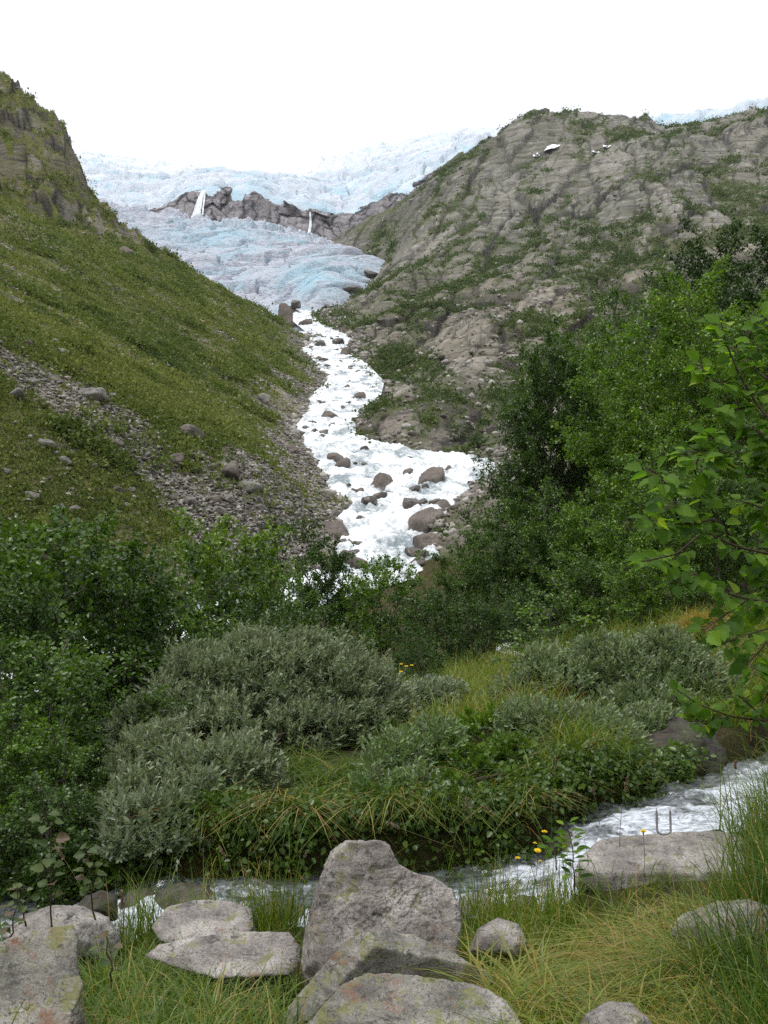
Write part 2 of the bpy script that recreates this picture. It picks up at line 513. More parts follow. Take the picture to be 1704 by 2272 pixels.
# ------------------------------------------------------------------ near ground
CRX = np.array([-6, -3, -1.9, -1.45, -1.2, -.5, 0, .6, 1.0, 1.17, 1.5, 2.3, 3.2, 6.0])
CRN = np.array([5.9, 5.5, 5.35, 5.35, 5.35, 5.38, 5.40, 5.42, 5.48, 5.68, 5.88, 6.25, 6.9, 8.5])
CRF = np.array([7.2, 6.5, 6.2, 6.1, 6.02, 5.98, 5.98, 6.02, 6.14, 6.4, 6.65, 7.25, 8.1, 10.])
CRZ = np.array([-2.6, -2.5, -2.42, -2.3, -2.22, -2.20, -2.18, -2.17, -2.13, -2.02, -1.97, -1.95, -1.93, -1.9])
g_pts = [(-3, 1, -1.5), (0, 1, -1.5), (3, 1, -1.3), (-2, 2.4, -1.6), (0, 2.4, -1.62), (1.0, 2.4, -1.56), (2, 2.4, -1.25),
         (-1.5, 3.2, -1.72), (0, 3.2, -1.75), (1.2, 3.2, -1.70), (2, 3.2, -1.42), (3, 3.2, -1.1),
         (-3, 4.2, -2.1), (-2, 4.2, -2.0), (-1, 4.2, -2.0), (0, 4.2, -2.0), (.7, 4.2, -1.97), (1.2, 4.2, -1.86), (1.7, 4.2, -1.62), (2.5, 4.2, -1.25), (4, 4.2, -.9),
         (-4, 5, -2.3), (-2.5, 5, -2.28), (-1.6, 5, -2.27), (-1, 5, -2.27), (0, 5, -2.26), (.7, 5, -2.2), (1.2, 5, -2.12), (1.9, 5, -1.9), (3, 5, -1.35), (5, 5.5, -.9),
         (-3.5, 7.6, -2.6), (-2.2, 7.2, -2.45), (-1.3, 7.0, -2.2), (-.5, 7.0, -2.02), (.5, 7.0, -1.96), (1.2, 7.2, -1.92), (2.2, 8.0, -1.85), (3.5, 9, -1.6), (6, 10, -.9),
         (-5, 10, -2.9), (-2.5, 10, -2.6), (0, 10, -2.12), (2, 10, -1.88), (4, 11, -1.55), (7, 11, -.9),
         (-9, 14, -3.7), (-3, 14, -3.0), (0, 14, -2.6), (2.5, 14, -2.12), (5, 14, -1.5), (9, 14, -.7),
         (-13, 20, -4.7), (-4, 20, -3.6), (1, 20, -3.2), (4, 20, -2.3), (8, 20, -1.5), (13, 20, -.1),
         (-18, 30, -6.7), (-6, 30, -5), (2, 30, -4.2), (8, 30, -2.7), (14, 30, -.5), (22, 30, 2),
         (-26, 42, -9), (-8, 42, -6.6), (2, 45, -4.9), (10, 45, -2.4), (20, 45, 1.8), (32, 45, 5.5),
         (-35, 65, -12), (-5, 65, -6.0), (3, 66, -3.1), (2.2, 57, -3.75), (-4, 52, -5.2), (9, 65, -1.3), (20, 65, 3.0), (32, 65, 6.2), (45, 65, 10)]
_lg = lambda x, y: np.stack([x / (y + 2.0) * 2.2, np.log(y + .6)], -1)
gp = np.array(g_pts)
g_tps = TPS(_lg(gp[:, 0], gp[:, 1]), gp[:, 2], 1e-3)
def gz(x, y):
    x = np.asarray(x, float); y = np.asarray(y, float)
    z = g_tps(_lg(x, y))
    p = np.stack([x, y, np.zeros_like(x)], -1)
    z = z + .05 * fbm(p * 1.3, 4, 5) + .012 * np.clip(y, 0, 40) * fbm(p * .25, 3, 9)
    n_, f_, c_ = np.interp(x, CRX, CRN), np.interp(x, CRX, CRF), np.interp(x, CRX, CRZ)
    t = sst(np.minimum(y - n_ + .12, (f_ - y + .16) * 2.2) / .3)
    lip = .10 * np.exp(-((y - f_ - .30) / .22) ** 2) * (.6 + .9 * perlin(np.stack([x * 1.6, y * 0, y * 0], -1), 44))
    prof = sst(x, -2.2, -1.2) * (1 - .75 * sst(x, 1.2, 2.0)) * (.75 + .5 * perlin(np.stack([x * 1.1, y * .6, y * 0], -1), 46))
    bank = c_ + .33 * prof * sst(y - f_ - .04 - .10 * perlin(np.stack([x * 2.2, y * 0, y * 0 + 3], -1), 47), 0, .12) * (y < 9)
    z = np.where(y < 9, np.maximum(z, bank), z)
    z = z + .05 * fbm(p * np.array([4, 4, 1.]), 3, 48) * np.exp(-((y - f_ - .5) / .8) ** 2)
    near = (1 - sst(y, 4.3, 5.0)) * sst(x / np.maximum(y, 1), .06, .16)
    z = z + near * .13 * fbm(np.stack([x * 2.1, y * 1.7, y * 0], -1), 2, 49)
    return (z + lip) * (1 - t) + np.minimum(z, c_ - .16) * t

def build_ground():
    pxs = np.concatenate([np.linspace(-1900, -160, 90, endpoint=False), np.linspace(-160, 1860, 300, endpoint=False), np.linspace(1860, 3600, 90)])
    Ys = np.exp(np.linspace(math.log(1.0), math.log(66), 420))
    PX, YY = np.meshgrid(pxs, Ys)
    X = (PX - 852) / K * YY
    Z = gz(X, YY)
    V = np.stack([X, YY, Z], -1).reshape(-1, 3)
    me = mesh_np('ground', V, grid_faces(*PX.shape), M['soil'], True)
    tag(link('ground', me), None, None, kind='structure')
build_ground()

def build_added_back_hill():  # unseen hill added behind the camera to block low sky light
    az = np.linspace(math.radians(42), math.radians(360 - 42), 150)          # clockwise from the view direction
    r = np.exp(np.linspace(math.log(1.2), math.log(320), 120))
    A, Rr = np.meshgrid(az, r)
    X, Yb = np.sin(A) * Rr, np.cos(A) * Rr
    side = np.clip(np.abs(np.sin(A)), 0, 1)
    Z = -1.66 - .10 * sst(np.cos(A), .2, .6) + .06 * np.minimum(Rr, 20) * np.sin(A) + .40 * np.maximum(Rr - 16 - 8 * side, 0) * sst(Rr, 12, 40)
    Z = Z + .04 * Rr * fbm(np.stack([X, Yb, X * 0], -1) / 30, 4, 19) + .012 * Rr * fbm(np.stack([X, Yb, X * 0], -1) / 5, 3, 20)
    sh = Z.shape
    me = mesh_np('added_back_hill', np.stack([X, Yb, Z], -1).reshape(-1, 3), grid_faces(*sh), M['left_hill'], True, {'veg': np.ones(sh), 'scree': np.zeros(sh), 'blk': np.zeros(sh), 'crack_shade': np.zeros(sh)})
    tag(link('added_back_hill', me), None, None, kind='structure')
build_added_back_hill()

# ------------------------------------------------------------------ valley sides
_lv = lambda px, Y: np.stack([np.asarray(px) / 1000., np.log(np.asarray(Y, float)) * .55], -1)

def left_ctrl():
    c = []
    for Y, l, p in zip(RY, RL, RP):
        if Y <= 335: c.append((l - 8, Y, p - 2))
    sil = [(-400, -150), (-150, 30), (0, 146), (67, 208), (108, 246), (149, 282), (168, 331), (180, 370), (221, 441), (257, 483), (339, 537), (431, 606), (565, 682), (616, 711), (660, 742)]
    for px, py in sil:
        Ys = 345 if px > 190 else 335
        c.append((px, Ys, py)); c.append((px, Ys * 1.12, py + 45)); c.append((px, Ys * 1.3, py + 150))
    for px in (-350, -150, 0, 150, 300, 450, 580):
        for Y in (64, 85, 110, 150, 200, 265):
            x = (px - 852) / K * Y
            l = riv(Y, RL); xf = (l - 852) / K * Y; zf = riv(Y, RZ)
            if px > l - 60: continue
            z = zf + .555 * (xf - x)
            c.append((px, Y, 1136 - z / Y * K))
    return np.array(c, float)
lc = left_ctrl()
l_tps = TPS(_lv(lc[:, 0], lc[:, 1]), lc[:, 2], 2e-4)

rc = [(985, 66, 1218), (975, 71, 1180), (1020, 77, 1145), (1035, 84, 1105), (1080, 92, 1070), (1120, 101, 1025), (1095, 108, 1008),
      (1300, 64, 1095), (1704, 64, 1015), (1950, 64, 960), (1300, 90, 1010), (1704, 90, 960), (1950, 90, 900),
      (990, 113, 1008), (900, 115, 996), (860, 120, 985), (790, 126, 955),
      (1000, 118, 985), (900, 121, 962), (850, 126, 935), (800, 132, 930),
      (880, 132, 900), (940, 132, 895), (1010, 132, 905), (830, 140, 895), (880, 146, 868), (960, 146, 862), (1040, 146, 878), (1100, 130, 950), (1120, 150, 880), (1200, 140, 900),
      (845, 165, 878), (900, 180, 856), (1000, 175, 850), (850, 206, 836), (1100, 185, 835), (1200, 180, 830),
      (930, 205, 832), (970, 215, 815), (1010, 228, 775), (1050, 242, 735), (1085, 255, 718), (1130, 225, 790), (1120, 270, 715), (1200, 260, 745), (1200, 300, 690),
      (830, 245, 795), (900, 250, 775), (880, 285, 745), (800, 285, 768), (800, 330, 738), (950, 300, 715), (1030, 300, 700),
      (1300, 180, 810), (1300, 270, 690), (1300, 360, 605), (1300, 460, 500), (1300, 560, 405), (1450, 200, 760), (1450, 300, 640), (1450, 420, 520),
      (1704, 150, 820), (1704, 220, 690), (1704, 310, 570), (1704, 400, 485), (1704, 520, 385), (1950, 200, 680), (1950, 400, 440),
      (1100, 400, 600), (1100, 500, 505), (1100, 600, 405), (1000, 400, 620), (1000, 560, 480),
      (900, 345, 700), (900, 450, 605), (900, 540, 540), (900, 640, 475),
      (770, 345, 726), (760, 400, 705), (745, 450, 702), (790, 450, 672), (835, 500, 634), (770, 520, 680), (800, 560, 648), (790, 640, 610), (850, 600, 588), (730, 600, 680), (900, 520, 580),
      (700, 420, 712), (690, 500, 695), (690, 620, 660), (690, 760, 560)]
ridge = [(690, 790, 550), (750, 760, 518), (800, 740, 487), (873, 720, 447), (930, 710, 411), (1000, 700, 360), (1068, 700, 308), (1150, 700, 285), (1230, 700, 270), (1330, 700, 284),
         (1430, 700, 278), (1470, 700, 292), (1560, 690, 275), (1640, 685, 258), (1704, 680, 243), (1950, 680, 200)]
rc += ridge + [(a, b * 1.15, c + 60) for a, b, c in ridge] + [(a, b * 1.35, c + 150) for a, b, c in ridge]
rc = np.array(rc, float)
r_tps = TPS(_lv(rc[:, 0], rc[:, 1]), rc[:, 2], 4e-4)

AUX, EDGE = {}, {}
def left_z(PX, Y):
    z = (1136 - l_tps(_lv(PX, Y))) / K * Y
    X = (PX - 852) / K * Y
    P = np.stack([X, Y, z], -1)
    crag = sst(z, 55, 85) * sst(-X, 55, 80)
    z = z + (1.3 * fbm(P / 34, 3, 3) + .55 * fbm(P / 8, 3, 7) + .28 * fbm(P / 2.6, 3, 8)) * sst(Y, 44, 90) * (1 - .3 * crag)
    f1, e1, id1 = worley(np.stack([X / 14 + .5 * fbm(P / 12, 2, 24), Y / 14, z / 22], -1), 5)
    z = z + crag * (7.0 * (ridged(P / 26, 4, 21) - 1.35) + 2.2 * (ridged(P / 8, 4, 23) - 1.0) + 4 * (id1 - .5) - 2)
    AUX['crack_shade'] = crag * (1 - sst(e1, 0, .14)); AUX['blk'] = id1
    gul = ridged(np.stack([(Y + .35 * X) / 26, z / 130, X * 0], -1), 3, 77)
    z = z - .9 * np.clip(gul - .5, 0, 2) * sst(Y, 70, 140)
    l = riv(np.minimum(Y, 345), RL)
    l = l - 12 * (.2 + fbm(np.stack([Y / 5, Y * 0, Y * 0], -1), 3, 58)) * sst(Y, 66, 80)
    t = sst((l - PX) / 22)
    bed = riv(np.minimum(Y, 345), RZ) - .6
    t = np.where(Y > 345, np.maximum(t, sst(Y, 345, 365)), t)
    return bed * (1 - t) + z * t

def right_z(PX, Y):
    z = (1136 - r_tps(_lv(PX, Y))) / K * Y
    X = (PX - 852) / K * Y
    P = np.stack([X, Y, z], -1)
    far = sst(Y, 160, 420)
    c_ = X - .16 * Y - .21 * z + 9 * fbm(P / 75, 3, 45)        # across the slabs, which climb to the right
    al = z + 5 * fbm(P / 40, 2, 46)
    wx = .26 * fbm(P / 14, 2, 47)
    g = .55 + .45 * far
    f1, e1, id1 = worley(np.stack([c_ / 22 + wx * .5, al / 60, Y / 170], -1), 3)
    f2, e2, id2 = worley(np.stack([c_ / 8 + wx, al / 24 + wx * .6, Y / 90], -1), 4)
    f3, e3, id3 = worley(np.stack([c_ / 2.8 + wx * 1.6, al / 8 - wx, Y / 30], -1), 6)
    z = z + g * 3 * fbm(P / 80, 2, 33) + (.8 + .3 * far) * (ridged(P / 19, 3, 37) - .7) + .35 * fbm(P / 4, 3, 39)
    big = sst(fbm(P / 55, 2, 52), -.25, .25)
    z = z + g * 4.5 * (ridged(np.stack([c_ / 55, al / 190, Y / 400], -1), 3, 53) - .8)
    z = z + g * (6.0 * (id1 - .5) + (.7 + 2.4 * big) * (id2 - .5) + (.3 + .8 * big) * (id3 - .5))
    cr = np.maximum(np.maximum((.45 + .5 * big) * (1 - sst(e1, .02, .08)), (.25 + .6 * big) * (1 - sst(e2, .02, .11)) * (id1 > .3)), (.1 + .5 * big) * (1 - sst(e3, .03, .18)) * (id2 > .4))
    AUX['crack_shade'] = cr; AUX['blk'] = .40 * id1 + .38 * id2 + .22 * id3; AUX['warm'] = (1 - sst(z, 50, 150)) * .8 + .3 * id1
    EDGE['e'] = np.maximum(1 - sst(e1, 0, .3), .7 * (1 - sst(e2, 0, .3)))
    z = z - g * (.6 + 1.2 * big) * (1 - sst(e1, .0, .16)) - g * (.3 + .7 * big) * (1 - sst(e2, 0, .2))
    z = z - 4.5 * sst(Y, 560, 680) * (1 - sst(PX, 1000, 1120)) + 5 * sst(Y, 600, 690) * sst(PX, 1080, 1160) * (1 - sst(PX, 1430, 1480))
    r = riv(np.minimum(Y, 470), RR)
    r = r + 12 * (.2 + fbm(np.stack([Y / 5, Y * 0 + 7, Y * 0], -1), 3, 59)) * (.25 + .75 * sst(Y, 66, 80))
    t = sst((PX - r) / 18)
    t = np.where(Y > 470, 1, t)
    bed = riv(np.minimum(Y, 470), RZ) - .6
    if Y.min() < 72:
        b = 1 - sst(Y, 60, 72)
        k = b > 0
        zg = z.copy(); zg[k] = gz(X[k], Y[k]) - .08
        z = z * (1 - b) + zg * b
    return bed * (1 - t) + np.maximum(z, np.where(Y < 400, bed - 1, -1e3)) * t

def slope_of(X, Y, Z):
    P = np.stack([X, Y, Z], -1)
    n = np.cross(np.gradient(P, axis=1), np.gradient(P, axis=0))
    n /= np.linalg.norm(n, axis=-1, keepdims=True) + 1e-9
    return np.abs(n[..., 2])

SC_A = [((0, 800), (180, 905), (330, 1015), (430, 1150), (560, 1230)), (26, 44, 56, 70, 95)]   # scree band down the left slope (pixels; half widths)
def left_masks(PX, Y, X, Z):
    py = 1136 - Z / Y * K
    P = np.stack([X, Y, Z], -1)
    nz = slope_of(X, Y, Z)
    b = fbm(P / 22, 4, 51); f = fbm(P / 5, 3, 53); g = fbm(np.stack([Y / 9 + X / 26, Z / 60, X * 0], -1), 3, 55)
    crag = sst(Z, 55, 85) * sst(-X, 55, 80)
    veg = .74 + .45 * b + .25 * f + crag * (-.18 + .30 * f + 1.9 * (nz - .50))
    cx = np.array([p[0] for p in SC_A[0]], float); cy = np.array([p[1] for p in SC_A[0]], float)
    c = np.interp(PX, cx, cy); w = np.interp(PX, cx, SC_A[1])
    sc = np.exp(-((py - c) / w) ** 2) * sst(PX, -120, 40) * (1 - sst(PX, 600, 680))
    l = riv(np.minimum(Y, 345), RL)
    bank = np.exp(-((l - PX) / 70.) ** 2) * .9 * sst(Y, 50, 70)
    low = sst(py, 900, 1060) * sst(PX, 380, 520) * (.62 + .35 * f)
    scree = .25 + .48 * g + .2 * b + .85 * sc * (.75 + .6 * f) + .5 * bank + low * .7
    scree = np.where(crag > .5, .1, scree)
    return np.clip(veg - .25 * bank, 0, 1), np.clip(scree, 0, 1)

def right_masks(PX, Y, X, Z):
    P = np.stack([X, Y, Z], -1)
    nz = slope_of(X, Y, Z)
    b = fbm(P / 45, 4, 61); f = fbm(P / 9, 4, 63)
    hi = sst(Z, 120, 210)
    h_ = fbm(P / 3.5, 2, 67)
    veg = .16 + .45 * b + .35 * f + .25 * h_ + .42 * EDGE['e'] + .9 * (nz - .72) - .10 * hi
    py = 1136 - Z / Y * K
    slab = np.exp(-(((PX - 1040) / 70.) ** 2 + ((py - 770) / 50.) ** 2))
    veg = veg - .9 * slab + .25 * np.exp(-((py - 690 + .35 * (PX - 1200)) / 45.) ** 2)
    flank = np.exp(-((PX - 905 - (450 - py) * .95) / 75.) ** 2) * sst(Y, 480, 600)
    veg = veg + .30 * flank * (.6 + 1.3 * f)
    AUX['blk'] = AUX['blk'] - .55 * flank  # shade of the ridge's left flank put into a darker rock tone
    pale = 1.2 * slab
    for cx, cy, a, b_, sl in ((1210, 660, 110, 16, -.40), (1400, 620, 150, 14, -.33), (960, 540, 70, 14, -.62), (1620, 560, 120, 16, -.2), (1120, 450, 30, 70, .3), (870, 940, 40, 26, -.3), (985, 975, 50, 24, -.3), (900, 870, 40, 24, 0)):
        pale = np.maximum(pale, np.exp(-((PX - cx) / a) ** 2 - ((py - cy - sl * (PX - cx)) / b_) ** 2))
    AUX['blk'] = np.clip(AUX['blk'] + .9 * pale * (.7 + .6 * f), -.2, 1.6); AUX['crack_shade'] = AUX['crack_shade'] * np.clip(1 - .6 * pale, 0, 1)
    veg = veg - .5 * pale
    return np.clip(veg, 0, 1), np.clip(.12 + .25 * f, 0, 1) * (1 - slab)

def polar_sheet(name, zfun, maskfun, edge0, edge1, Ys, nc, mat, bias=1.0):
    "height field sampled along sight lines, so far ground stays fine enough; columns run from edge0(Y) to edge1(Y)"
    s = np.linspace(0, 1, nc) ** bias
    YY = np.repeat(Ys[:, None], nc, 1)
    a, b = edge0(Ys)[:, None], edge1(Ys)[:, None]
    PX = a + (b - a) * s[None]
    Z = zfun(PX, YY)
    aux = dict(AUX)
    X = (PX - 852) / K * YY
    V = np.stack([X, YY, Z], -1)
    at = {}
    if maskfun:
        v, sc = maskfun(PX, YY, X, Z)
        aux = dict(AUX)
        at = {'veg': v, 'scree': sc, **aux}
    me = mesh_np(name, V.reshape(-1, 3), grid_faces(*PX.shape), mat, True, at)
    o = link(name, me)
    tag(o, None, None, kind='structure')
    return o, PX, YY, V, at

mid = lambda Y: np.where(Y < 62, riv(Y, RL) + 25, .5 * (riv(np.minimum(Y, 470), RL) + riv(np.minimum(Y, 470), RR)))
Ysl = np.exp(np.linspace(math.log(41), math.log(440), 760))
LEFT = polar_sheet('left_hillside', left_z, left_masks, lambda Y: mid(Y) * 0 - 420, mid, Ysl, 470, M['left_hill'])
Ysr = np.exp(np.linspace(math.log(52), math.log(930), 900))
midr = lambda Y: np.where(Y < 470, mid(np.maximum(Y, 62.1)), 681.)
RIGHT = polar_sheet('right_mountain', right_z, right_masks, midr, lambda Y: midr(Y) * 0 + 1980, Ysr, 600, M['right_hill'])

# ------------------------------------------------------------------ cliff and glaciers
def far_sheet(name, ctrl, noise, pxs, Ys, mat, smooth=3e-4):
    c = np.array(ctrl, float)
    sc = lambda px, Y: np.stack([np.asarray(px) / 1000., np.log(np.asarray(Y, float)) * 1.0], -1)
    t = TPS(sc(c[:, 0], c[:, 1]), c[:, 2], smooth)
    PX, YY = np.meshgrid(pxs, Ys)
    Z = (1136 - t(sc(PX, YY))) / K * YY
    X = (PX - 852) / K * YY
    Z = Z + noise(X, YY, Z, PX)
    V = np.stack([X, YY, Z], -1)
    one = np.zeros_like(Z)
    two = np.zeros_like(Z)
    py = 1136 - Z / YY * K
    if name == 'lower_glacier':                             # fresh broken ice is bluer: the snout and the top seracs
        nz_ = fbm(V / 14, 3, 86)
        two = np.exp(-((PX - 690) / 75.) ** 2 - ((py - 625) / 34.) ** 2) + .9 * np.exp(-((PX - 470) / 110.) ** 2 - ((py - 525) / 22.) ** 2)
        two = np.clip(two * (.8 + 1.1 * nz_), 0, 1)
    if name == 'upper_glacier':
        two = np.clip((.8 + fbm(V / 30, 3, 87)) * np.exp(-((YY - 895) / 22.) ** 2), 0, 1) * .8
        one = sst(YY, 1150, 1420) * (.35 + .65 * np.exp(-((PX - 560) / 210.) ** 2)) + .5 * sst(fbm(V / 70, 3, 96), .15, .5)
        one = np.clip(one, 0, 1)
    at = {'veg': one, 'scree': two}
    if name == 'cliff':
        _, e1, i1 = worley(np.stack([(X + .25 * Z) / 20, YY / 60, Z / 34], -1) + .4 * fbm(V / 25, 2, 74)[..., None], 12)
        _, e2, i2 = worley(np.stack([(X + .25 * Z) / 7, YY / 30, Z / 13], -1) + .5 * fbm(V / 10, 2, 75)[..., None], 14)
        V[..., 1] += 5 * (i1 - .5) + 2 * (i2 - .5)
        at['crack_shade'] = np.maximum(1 - sst(e1, .02, .12), .6 * (1 - sst(e2, .02, .18))); at['blk'] = .55 * i1 + .45 * i2
    me = mesh_np(name, V.reshape(-1, 3), grid_faces(*PX.shape), mat, True, at)
    o = link(name, me)
    tag(o, None, None, kind='structure')
    return V

cl = []
for px, b, t_ in ((60, 480, 455), (180, 488, 462), (260, 500, 474), (330, 508, 468), (370, 512, 455), (410, 515, 432), (440, 515, 424), (500, 520, 422), (570, 528, 428), (640, 545, 452), (700, 560, 468), (745, 560, 476), (850, 520, 440), (1000, 420, 360)):
    cl += [(px, 790, b + 30), (px, 830, b), (px, 865, (b + t_) / 2), (px, 885, t_ + 4), (px, 915, t_ + 6), (px, 1000, t_ + 30)]
def n_cliff(X, Y, Z, PX):
    P = np.stack([X, Y, Z], -1)
    return 3.2 * (ridged(np.stack([X / 30, Y / 30, Z / 90], -1), 4, 71) - .8) + 1.8 * fbm(P / 9, 4, 73)
CLIFF = far_sheet('cliff', cl, n_cliff, np.linspace(60, 1000, 420), np.linspace(790, 1000, 260), M['cliff'])

gl = [(560, 455, 745), (640, 462, 716), (672, 466, 706), (700, 466, 706), (745, 478, 695), (800, 500, 668), (850, 520, 640), (880, 560, 615),
      (600, 470, 705), (640, 474, 690), (672, 476, 672), (700, 478, 660), (745, 492, 645), (780, 512, 632), (820, 540, 618),
      (640, 490, 672), (690, 492, 640), (740, 510, 618), (790, 540, 598), (830, 570, 590),
      (560, 500, 688), (600, 540, 630), (680, 540, 606), (740, 560, 588), (790, 590, 578), (860, 620, 590),
      (450, 540, 630), (500, 600, 582), (600, 620, 572), (690, 620, 562), (760, 640, 560), (820, 690, 590),
      (350, 620, 560), (420, 690, 540), (540, 690, 541), (640, 690, 548), (720, 700, 560), (770, 730, 578),
      (200, 700, 490), (300, 780, 492), (380, 790, 503), (430, 800, 513), (500, 800, 518), (560, 795, 528), (640, 785, 543), (700, 770, 556), (740, 780, 574),
      (200, 850, 488), (300, 850, 510), (430, 850, 540), (560, 850, 556), (700, 840, 592), (100, 620, 500), (300, 520, 660)]
def n_glow(X, Y, Z, PX):
    P = np.stack([X, Y, Z], -1)
    a = sst(Y, 468, 500)
    flow = ridged(np.stack([(X + .4 * Y) / 60, (Y - .4 * X) / 22, Z / 60], -1), 3, 81, gain=.4)
    ser = sst(Y, 700, 780)
    _, e, rid = worley(np.stack([(X + .4 * Y) / 36, (Y - .4 * X) / 13, Z / 40], -1) + .5 * fbm(P / 20, 2, 84)[..., None], 8)
    return a * (4.2 * (flow - .8) + 2.4 * fbm(P / 34, 3, 83, gain=.4) + 5.0 * (rid - .5) - 5 * (1 - sst(e, 0, .14))) + ser * 8 * (ridged(P / 20, 4, 85) - .3)
GLOW = far_sheet('lower_glacier', gl, n_glow, np.linspace(120, 900, 520), np.exp(np.linspace(math.log(455), math.log(850), 520)), M['ice_low'])

ug = []
for px, b, t_ in ((60, 480, 335), (120, 482, 340), (200, 482, 352), (258, 482, 362), (310, 486, 366), (345, 488, 366), (385, 464, 368), (420, 430, 370), (470, 421, 372), (520, 423, 372), (570, 428, 370), (620, 446, 366), (660, 462, 362), (710, 478, 356),
                  (745, 492, 350), (790, 478, 342), (830, 455, 334), (900, 420, 322), (1000, 370, 308), (1075, 330, 300), (1160, 330, 318), (1300, 330, 318), (1430, 306, 296), (1480, 292, 281), (1550, 282, 263), (1620, 275, 252), (1704, 270, 247), (1900, 250, 225)):
    ug += [(px, 868, b + 60), (px, 884, b + 6), (px, 892, b - 4), (px, 912, b - 12), (px, 940, b - 18), (px, 1100, b + (t_ - b) * .52), (px, 1350, b + (t_ - b) * .8), (px, 1600, t_), (px, 1800, t_ + 12), (px, 2000, t_ + 40)]
def n_gup(X, Y, Z, PX):
    P = np.stack([X, Y, Z], -1)
    g = sst(1 - np.abs(PX - 560) / 190.)
    sm = sst(Y, 1080, 1300) * g
    d = 9 * (ridged(np.stack([X / 90, Y / 52, Z / 60], -1), 3, 91, gain=.4) - .7) + 4 * (ridged(P / 26, 3, 93, gain=.4) - .7)
    _, e, rid = worley(np.stack([X / 46, Y / 28, Z / 40], -1) + .6 * fbm(P / 30, 2, 94)[..., None], 9)
    d = d + 9 * (rid - .5) - 6 * (1 - sst(e, 0, .13))
    return d * (1 - .82 * sm) * sst(Y, 884, 915) + 4 * fbm(P / 160, 2, 95)
GUP = far_sheet('upper_glacier', ug, n_gup, np.concatenate([np.linspace(60, 1090, 640), np.linspace(1095, 1900, 260)]), np.exp(np.linspace(math.log(862), math.log(2000), 460)), M['ice_high'])

def surf_at(V, px, py, prefer='near'):
    "nearest-to-camera vertex of a sheet seen near a pixel"
    Pv = V.reshape(-1, 3)
    u = Pv[:, 0] / Pv[:, 1] * K + 852; v = 1136 - Pv[:, 2] / Pv[:, 1] * K
    d = (u - px) ** 2 + (v - py) ** 2
    k = np.where(d < max(30, d.min() * 4))[0]
    return Pv[k[np.argmin(Pv[k, 1])]]

def fall_ribbon(name, pts, V, strands):
    "a fall of many thin strands that break over the ledges"
    rng = np.random.default_rng(4)
    pts = np.array(pts, float)
    Vs, Fs, n_ = [], [], 0
    for k in range(strands):
        o = rng.normal() * .20
        t0 = max(0, rng.uniform(-.35, .25)); t1 = min(1, rng.uniform(.55, 1.3))
        if k < 2: t0, t1 = 0, 1
        t = np.linspace(t0, t1, 16)
        f = t * (len(pts) - 1); i = np.minimum(f.astype(int), len(pts) - 2)
        c = pts[i] * (1 - (f - i))[:, None] + pts[i + 1] * (f - i)[:, None]
        wob = np.cumsum(rng.normal(size=16)) * .35
        w0 = rng.uniform(.5, 1.5) * (.5 + .9 * np.sin(np.linspace(.25, 2.9, 16)))
        ring = []
        for (px, py, w), dw, hw in zip(c, wob, w0):
            x = px + o * w + dw
            d = surf_at(V, x, py)[1] - 2.0 - .5 * abs(rng.normal())
            ring += [W(x - hw, py, d), W(x, py, d - .4), W(x + hw, py, d)]
        Vs.append(np.array(ring)); Fs.append(grid_faces(16, 3) + n_); n_ += 48
    V_ = np.concatenate(Vs)
    me = mesh_np(name, V_, np.concatenate(Fs), M['river'], True, {'foam': np.full(len(V_), .46)})
    return tag(link(name, me), None, None, kind='structure')
fall_ribbon('waterfall', [(450, 422, 14), (444, 445, 20), (438, 470, 27), (431, 495, 36), (428, 512, 44)], CLIFF, 22)
fall_ribbon('waterfall', [(688, 470, 3), (690, 500, 5), (684, 530, 8), (676, 548, 8)], CLIFF, 5)

# ------------------------------------------------------------------ water
def lines_ribbon(A, B, nu, nv):
    "surface between two 3-D polylines, resampled by chord length of their middle line"
    A, B = np.array(A, float), np.array(B, float)
    m = .5 * (A + B)
    d = np.concatenate([[0], np.cumsum(np.linalg.norm(np.diff(m, axis=0), axis=1))])
    return A, B, d

def ribbon(A, B, ds, nv):
    A, B, d = lines_ribbon(A, B, 0, nv)
    A2 = np.stack([np.interp(ds, d, A[:, k]) for k in range(3)], -1)
    B2 = np.stack([np.interp(ds, d, B[:, k]) for k in range(3)], -1)
    v = np.linspace(0, 1, nv)[None, :, None]
    return A2[:, None] * (1 - v) + B2[:, None] * v, d

